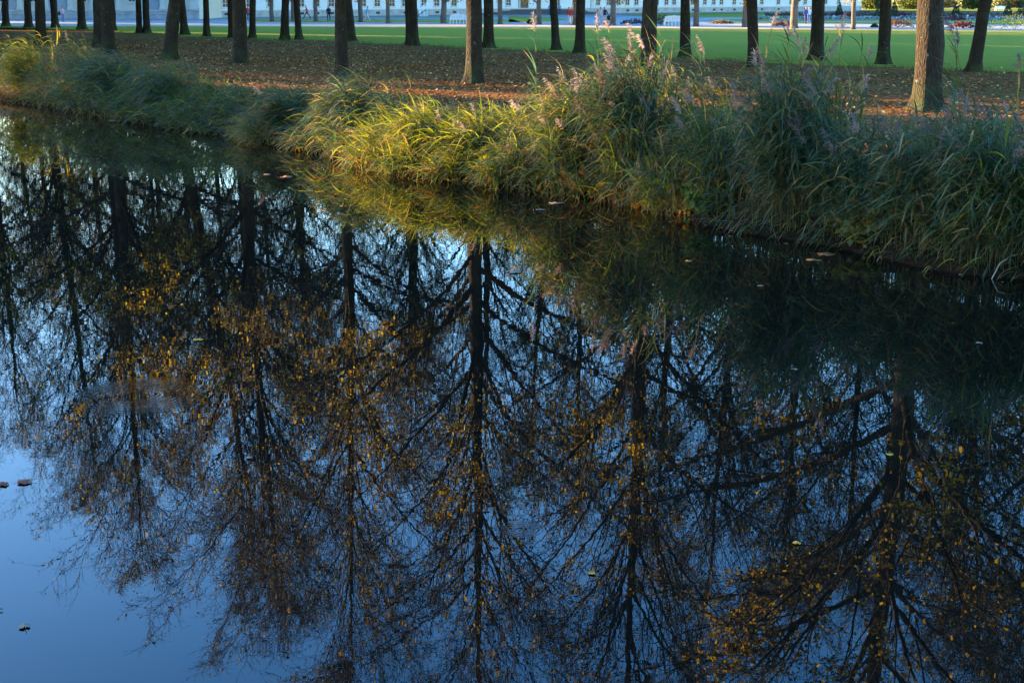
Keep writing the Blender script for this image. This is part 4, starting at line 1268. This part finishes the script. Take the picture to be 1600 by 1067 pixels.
# push chair
pc = empty('push_chair', at(952, 39.4), R(-60), 'dark push chair held by the person in the dark top', 'push chair')
dk = simple('dark_cloth', (0.03, 0.03, 0.04), 0.8)
bm = bmesh.new()
bmesh.ops.create_uvsphere(bm, u_segments=12, v_segments=6, radius=0.3, matrix=Matrix.Translation((0, 0, 0.72)) @ Matrix.Diagonal((0.75, 1, 0.8, 1)))
bm_obj('hood', bm, dk, pc, 0, True)
box('seat', (0, -0.1, 0.5), (0.4, 0.6, 0.14), dk, pc, 0.03)
for sx in (-0.22, 0.22):
    for yy in (-0.38, 0.32):
        bm = bmesh.new()
        bmesh.ops.create_cone(bm, cap_ends=True, segments=14, radius1=0.13, radius2=0.13, depth=0.05, matrix=Matrix.Translation((sx, yy, 0.13)) @ Matrix.Rotation(R(90), 4, 'Y'))
        bm_obj('wheel', bm, M['iron'], pc)
    for (p0, p1) in (((sx*0.95, -0.38, 0.14), (sx*0.95, 0.62, 1.0)), ((sx*0.95, 0.32, 0.14), (sx*0.95, -0.25, 0.55))):
        g = Geo(); g.add(*tubes(np.array([[p0, p1]]), np.array([[0.018, 0.018]]), 6)); link('strut', g.mesh('strut', M['iron']), pc)
g = Geo(); g.add(*tubes(np.array([[(-0.21, 0.62, 1.0), (0.21, 0.62, 1.0)]]), np.array([[0.02, 0.02]]), 6)); link('handle', g.mesh('handle', M['iron']), pc)

# ------------------------------------------------------------------ clipped cones, flower clumps, hedges
def leafy(name, parent, n, shape, size, cols, seed, droop=0.0):
    r_ = np.random.default_rng(seed)
    pos = shape(r_, n)
    c = np.array(cols)[r_.choice(len(cols), n)]*r_.uniform(0.6, 1.3, (n, 1))
    v, t, cc = leaf_kites(r_, pos, r_.uniform(size*0.6, size*1.3, n), c, droop)
    g = Geo(); g.add(v, None, t, cc)
    o = link(name, g.mesh(name, M['leaf'], False), parent); o['kind'] = 'stuff'
    return o
def cone_shape(h, r):
    def f(r_, n):
        z = h*(1-np.sqrt(r_.uniform(0, 1, n))); a = r_.uniform(0, 6.28, n); q = r*(1-z/h)*np.sqrt(r_.uniform(0.6, 1.05, n))
        return np.column_stack([q*np.cos(a), q*np.sin(a), z+0.05])
    return f
def mound_shape(w, h):
    def f(r_, n):
        a = r_.uniform(0, 6.28, n); q = w*np.sqrt(r_.uniform(0, 1, n)); z = h*np.sqrt(np.clip(1-(q/w)**2, 0, 1))*r_.uniform(0.3, 1.1, n)
        return np.column_stack([q*np.cos(a), 0.6*q*np.sin(a), z])
    return f
for i, (px, py, h, lab) in enumerate([(1311, 25.5, 2.0, 'clipped dark cone shrub left of the slender pale tree'), (1374, 26.8, 2.3, 'clipped cone shrub half behind the knobbly tree'),
        (1397, 26.6, 2.2, 'clipped cone shrub right of the knobbly tree'), (1493, 26, 2.1, 'clipped cone shrub right of the thickest trunk'), (1574, 27, 2.2, 'clipped cone shrub right of the leaning tree'), (1595, 28, 2.2, 'clipped cone shrub at the right edge')]):
    e = empty('cone_shrub', at(px, py), 0, lab, 'shrub', 'clipped cone shrubs of the parterre')
    leafy('foliage', e, 700, cone_shape(h, h*0.34), 0.16, [(0.03, 0.06, 0.025), (0.04, 0.08, 0.03)], 300+i)
    g = Geo(); g.add(*tubes(np.array([[(0, 0, 0), (0, 0, 0.5), (0, 0, h*0.8)]]), np.array([[0.05, 0.04, 0.01]]), 6)); link('stem', g.mesh('stem', M['twig']), e)
FL = [(1222, 41.5, 1.0, 0.45, [(0.20, 0.03, 0.04), (0.07, 0.04, 0.03)], 'low dark red flower clump left of the parterre stripes'),
      (1320, 30.5, 0.9, 0.6, [(0.22, 0.02, 0.03), (0.14, 0.02, 0.03)], 'bright red flower clump beside the slender pale tree'),
      (1403, 43.5, 1.4, 0.75, [(0.26, 0.12, 0.05), (0.15, 0.08, 0.04), (0.18, 0.05, 0.03)], 'orange autumn plant right of the knobbly tree'),
      (1410, 27.0, 1.0, 0.6, [(0.2, 0.04, 0.06), (0.1, 0.05, 0.05)], 'pinkish red flower clump on the brown bed'),
      (1491, 33.0, 1.5, 0.5, [(0.14, 0.02, 0.03), (0.05, 0.03, 0.03)], 'dark maroon flower clump right of the thickest trunk'),
      (1505, 45.0, 1.1, 0.6, [(0.10, 0.02, 0.02), (0.14, 0.04, 0.03)], 'dark red flower clump by the path left of the leaning tree'),
      (1585, 46.5, 2.4, 1.3, [(0.55, 0.42, 0.05), (0.4, 0.36, 0.06), (0.25, 0.26, 0.06)], 'sunlit yellow grass clump at the right edge by the path'),
      (1520, 30.0, 2.6, 0.55, [(0.13, 0.02, 0.03), (0.06, 0.05, 0.03)], 'long strip of crimson flowers right of the leaning tree'),
      (1128, 37.8, 1.2, 0.35, [(0.06, 0.08, 0.03), (0.2, 0.1, 0.06)], 'small mixed flower clump left of the plume-crossed trunk'),
      (993, 38.5, 1.6, 0.5, [(0.10, 0.04, 0.06), (0.05, 0.05, 0.03)], 'low dark plants left of the half gold trunk'),
      (1033, 40.0, 0.8, 1.1, [(0.07, 0.11, 0.03), (0.11, 0.14, 0.04)], 'tuft of green grass left of the second bench'),
      (828, 38.0, 0.3, 0.4, [(0.03, 0.06, 0.03)], 'small dark shrub at the path by the parterre lawn'),
      (1366, 43.5, 0.3, 0.3, [(0.05, 0.07, 0.03)], 'tiny shrub on the path left of the knobbly tree')]
for i, (px, py, w, h, cols, lab) in enumerate(FL):
    e = empty('flower_clump' if cols[0][0] > cols[0][1] else 'low_shrub', at(px, py), 0, lab, 'plant', 'parterre plants')
    leafy('foliage', e, 500, mound_shape(w, h), 0.14, cols, 400+i)
    g = Geo()
    for k in range(6): g.add(*tubes(np.array([[(0, 0, 0), (w*0.4*math.cos(k), w*0.25*math.sin(k), h*0.6)]]), np.array([[0.012, 0.006]]), 4))
    link('stems', g.mesh('stems', M['twig']), e)
# low planting bands across the parterre
def band(px0, px1, py, h, dep, cols, lab, seed, n=2600):
    a, b = at(px0, py), at(px1, py+0.4)
    L = (b-a).length
    e = empty('flower_border', (a+b)/2, math.atan2(b.y-a.y, b.x-a.x), lab, 'flower border')
    def shp(r_, n):
        return np.column_stack([r_.uniform(-L/2, L/2, n), r_.uniform(-dep/2, dep/2, n), r_.uniform(0, 1, n)*h*(0.75+0.25*np.sin(np.arange(n)))])
    leafy('foliage', e, n, shp, 0.26, cols, seed)
band(1165, 1720, 31.2, 0.45, 1.2, [(0.30, 0.32, 0.36), (0.20, 0.24, 0.22), (0.08, 0.12, 0.06), (0.45, 0.44, 0.48)], 'silvery flower border across the middle of the parterre', 501)
band(1195, 1720, 25.4, 0.5, 1.6, [(0.14, 0.06, 0.04), (0.09, 0.05, 0.035), (0.07, 0.07, 0.03)], 'brown withered border at the foot of the sloping bed', 502)
band(1410, 1720, 28.5, 0.4, 1.2, [(0.14, 0.03, 0.045), (0.08, 0.08, 0.04), (0.15, 0.15, 0.15)], 'pink and crimson border right of the thickest trunk', 503, 1500)
hd = empty('clipped_hedge', at(1520, 13.2), 0, 'dark clipped hedge closing the far lawn at the upper right', 'hedge')
def hshape(r_, n): return np.column_stack([r_.uniform(-28, 45, n), r_.uniform(-1, 1, n), r_.uniform(0, 1.9, n)])
leafy('foliage', hd, 9000, hshape, 0.35, [(0.03, 0.05, 0.025), (0.05, 0.05, 0.02), (0.10, 0.08, 0.03)], 510)
# trees behind the far lawn
for i, (px, py, s, lab) in enumerate([(1362, 15, .62, 'background tree at the end of the white wing'), (1425, 15.5, .7, 'background tree above the hedge right of the knobbly tree'), (1470, 12, .9, 'background tree hidden behind the thickest trunk'),
        (1520, 15.5, .66, 'background tree above the hedge left of the leaning tree'), (1580, 13, .85, 'background tree above the far white bench'), (1640, 13, .9, 'background tree behind the hedge beyond the right edge'), (1306, 17, .5, 'small yellowing background tree before the end of the wing')]):
    add_wood_tree(i, at(px, py).x, at(px, py).y, s, lab, 'background trees behind the far lawn')

# ------------------------------------------------------------------ things floating on the water
def leaf_outline(lobes, r_):
    n = 26
    a = np.linspace(0, 2*np.pi, n, endpoint=False)
    r = 0.36 + 0.14*np.abs(np.cos(a*lobes/2))**0.7 + r_.normal(0, 0.012, n)
    r = r*np.where(np.abs(a-np.pi) < 0.35, 0.55, 1)
    return np.column_stack([r*np.cos(a), r*np.sin(a)])
def floating_leaf(px, py, size, col, lobes, label, name='floating_leaf', rz=None):
    r_ = np.random.default_rng(int(px*7+py))
    p = at(px, py, 0.006)
    o2 = leaf_outline(lobes, r_)*size
    n = len(o2)
    zz = 0.003 + 0.05*size*r_.uniform(0, 1, n)**2
    top = np.column_stack([o2, zz]); bot = top.copy(); bot[:, 2] -= 0.002
    v = np.concatenate([[[0, 0, 0.006]], top, [[0, 0, 0.004]], bot])
    k = np.arange(n); k2 = (k+1) % n
    t = np.concatenate([np.column_stack([np.zeros(n, int), 1+k, 1+k2]), np.column_stack([np.full(n, n+1), n+2+k2, n+2+k])])
    q = np.column_stack([1+k, n+2+k, n+2+k2, 1+k2])
    c = np.array(col)*r_.uniform(0.85, 1.15, (len(v), 1))
    e = empty(name, p, r_.uniform(0, 6.28) if rz is None else rz, label, 'leaf')
    link('blade', npmesh('blade', v, [q, t], c, M['dry'], True), e)
    g = Geo(); g.add(*tubes(np.array([[(-0.2*size, 0, 0.006), (-0.55*size, 0.05*size, 0.008), (-0.85*size, 0.16*size, 0.012)]]), np.array([[0.0025, 0.002, 0.0015]]), 5), c=np.array(col)*0.7)
    link('leaf_stalk', g.mesh('leaf_stalk', M['dry']), e)
Y_, P_, B_, W_ = (0.60, 0.31, 0.06), (0.40, 0.20, 0.11), (0.30, 0.10, 0.06), (0.30, 0.24, 0.17)
for a in [(310, 531, 0.16, Y_, 5, 'pale yellow maple leaf floating left of centre'), (803, 425, 0.30, W_, 5, 'pale curled leaf floating below the centre reeds'),
          (447, 277, 0.35, P_, 5, 'pinkish brown leaf floating near the low reed clump'), (418, 273, 0.22, W_, 3, 'small pale leaf floating left of the pinkish brown one'),
          (1075, 408, 0.14, Y_, 3, 'small yellow leaf floating below the dip in the reeds'), (1188, 447, 0.12, P_, 3, 'small pink leaf floating below the tallest clump'),
          (38, 753, 0.15, B_, 5, 'red-brown leaf floating in the blue reflection at left'), (3, 757, 0.14, B_, 5, 'red-brown leaf floating at the very left edge'),
          (38, 978, 0.09, W_, 3, 'faint pale leaf floating at the lower left'), (100, 488, 0.14, W_, 3, 'pale leaf floating at left among reflected twigs'),
          (75, 470, 0.10, W_, 3, 'tiny pale leaf at left above the other pale leaf'), (390, 715, 0.07, P_, 3, 'tiny pink leaf floating below the reflected upright trunk'),
          (1242, 577, 0.09, W_, 3, 'tiny pale leaf on the dark water right of centre'), (1272, 407, 0.30, (0.35, 0.16, 0.06), 5, 'orange brown leaf by the reeds at right'),
          (1530, 536, 0.10, W_, 3, 'tiny white leaf floating at the right'), (925, 895, 0.07, Y_, 3, 'tiny yellow leaf floating low at centre'),
          (1390, 710, 0.09, Y_, 3, 'small lime leaf on the reflected thick trunk'), (1245, 848, 0.08, Y_, 3, 'small yellow leaf low right of centre'),
          (180, 189, 0.45, P_, 5, 'pale brown leaf floating at the foot of the left reeds'), (355, 212, 0.40, P_, 5, 'brownish leaf floating by the gap in the reeds'),
          (870, 318, 0.40, (0.3, 0.2, 0.14), 5, 'grey-brown leaf floating below the golden stubble'), (845, 328, 0.25, (0.3, 0.2, 0.14), 3, 'smaller grey-brown leaf beside the grey-brown one'),
          (1290, 398, 0.35, (0.3, 0.15, 0.06), 5, 'rust leaf at the waterline below the sparse clump'), (1140, 350, 0.25, (0.4, 0.2, 0.05), 3, 'amber leaf at the waterline below the tallest clump')]:
    floating_leaf(a[0], a[1], a[2]*0.72, *a[3:])
# small debris along the edge
n = 700
b, s, d = scatter(rng, n, -200, 1800, -0.75, 0.0)
b[:, 2] = 0.008
keep = rng.uniform(size=n) < np.exp(d/0.3)
b = b[keep]
extra = np.array([tuple(at(rng.uniform(0, 1600), 330+700*rng.uniform(0, 1)**1.6, 0.008)) for _ in range(70)])
b = np.concatenate([b, extra]); n = len(b)
a = rng.uniform(0, 6.28, n); L = np.concatenate([rng.uniform(0.04, 0.10, n-70), rng.uniform(0.012, 0.035, 70)])[:, None]
dv = np.column_stack([np.cos(a), np.sin(a), np.zeros(n)]); sv_ = np.column_stack([-np.sin(a), np.cos(a), np.zeros(n)])
v = np.stack([b-dv*L*0.5, b+sv_*L*0.35+[0, 0, .006], b+dv*L*0.5, b-sv_*L*0.35+[0, 0, .008]], 1).reshape(-1, 3)
bb = (np.arange(n)*4)[:, None]
g = Geo()
c = np.array([(0.25, 0.12, 0.05), (0.40, 0.27, 0.10), (0.12, 0.06, 0.03)])[rng.choice(3, n)]
g.add(v, None, np.concatenate([bb+np.array([[0, 2, 1]]), bb+np.array([[0, 3, 2]])]), np.repeat(c, 4, axis=0))
tag(link('floating_debris', g.mesh('floating_debris', M['dry'], False)), 'small leaves and bits drifting along the foot of the reeds', 'leaves', kind='stuff')
# bent dead stem hanging into the water at the right
q0, q1, q2, q3 = at(1600, 395, 0.38), at(1588, 398, 0.36), at(1565, 408, 0.27), at(1549, 436, 0.0)
yb = q3.y
pp = [at_y(1612, 394, yb+0.5), at_y(1597, 396, yb+0.4), at_y(1580, 400, yb+0.25), at_y(1562, 412, yb+0.1), at_y(1549, 437, yb)]
g = Geo(); g.add(*tubes(np.array([[tuple(p-pp[-1]) for p in pp]]), np.array([[0.012, 0.012, 0.011, 0.01, 0.008]]), 6), c=(0.4, 0.32, 0.24))
ds = link('dead_stem', g.mesh('dead_stem', M['dry']))
ds.location = pp[-1]
tag(ds, 'pale bent dead stem dipping into the water at the right edge', 'stem')
# leafy weeds at the waterline; golden and amber ones paint in sun glow
def weed(px, h, n, cols, lab, seed):
    bb_ = bank_at(np.array([float(s_of_px(px))]))[0]
    e = empty('weed_plant', (bb_[0]+0.1, bb_[1]+0.05, 0.02), 0, lab, 'plant', 'leafy weeds at the waterline')
    r_ = np.random.default_rng(seed)
    g = Geo(); ps = []
    for k in range(14):
        a = r_.uniform(0, 6.28); l = h*r_.uniform(0.6, 1.1)
        P0 = np.array([(0, 0, 0), (0.2*l*math.cos(a), 0.2*l*math.sin(a), l*0.5), (0.6*l*math.cos(a), 0.5*l*math.sin(a), l*0.85)])
        g.add(*tubes(P0[None], np.array([[0.006, 0.005, 0.003]]), 4))
        for tt in np.linspace(0.2, 1, n//14): ps.append(P0[1]*(1-tt)+P0[2]*tt + r_.normal(0, 0.05, 3))
    link('stems', g.mesh('stems', M['twig']), e)
    ps = np.array(ps); m = len(ps)
    c = np.array(cols)[r_.choice(len(cols), m)]
    v, t, cc = leaf_kites(r_, ps, r_.uniform(0.07, 0.13, m), c, 0.3)
    g = Geo(); g.add(v, None, t, cc)
    o = link('foliage', g.mesh('foliage', M['leaf'], False), e); o['kind'] = 'stuff'
weed(1085, 0.55, 280, [(0.06, 0.10, 0.03), (0.10, 0.15, 0.03)], 'leafy green weed at the waterline left of the tallest clump', 601)
weed(770, 0.5, 260, [(0.16, 0.19, 0.03), (0.3, 0.22, 0.03)], 'golden-green leafy weed at the waterline, centre', 602)
weed(690, 0.4, 200, [(0.25, 0.24, 0.04), (0.35, 0.2, 0.03)], 'yellow leafy weed beneath the sunlit reeds', 603)
weed(900, 0.4, 200, [(0.3, 0.2, 0.03), (0.35, 0.12, 0.03)], 'amber leafy weed below the tall dark clump', 604)
weed(1330, 0.45, 200, [(0.10, 0.11, 0.03), (0.2, 0.14, 0.03)], 'small leafy weed under the reeds right of the tallest clump', 605)
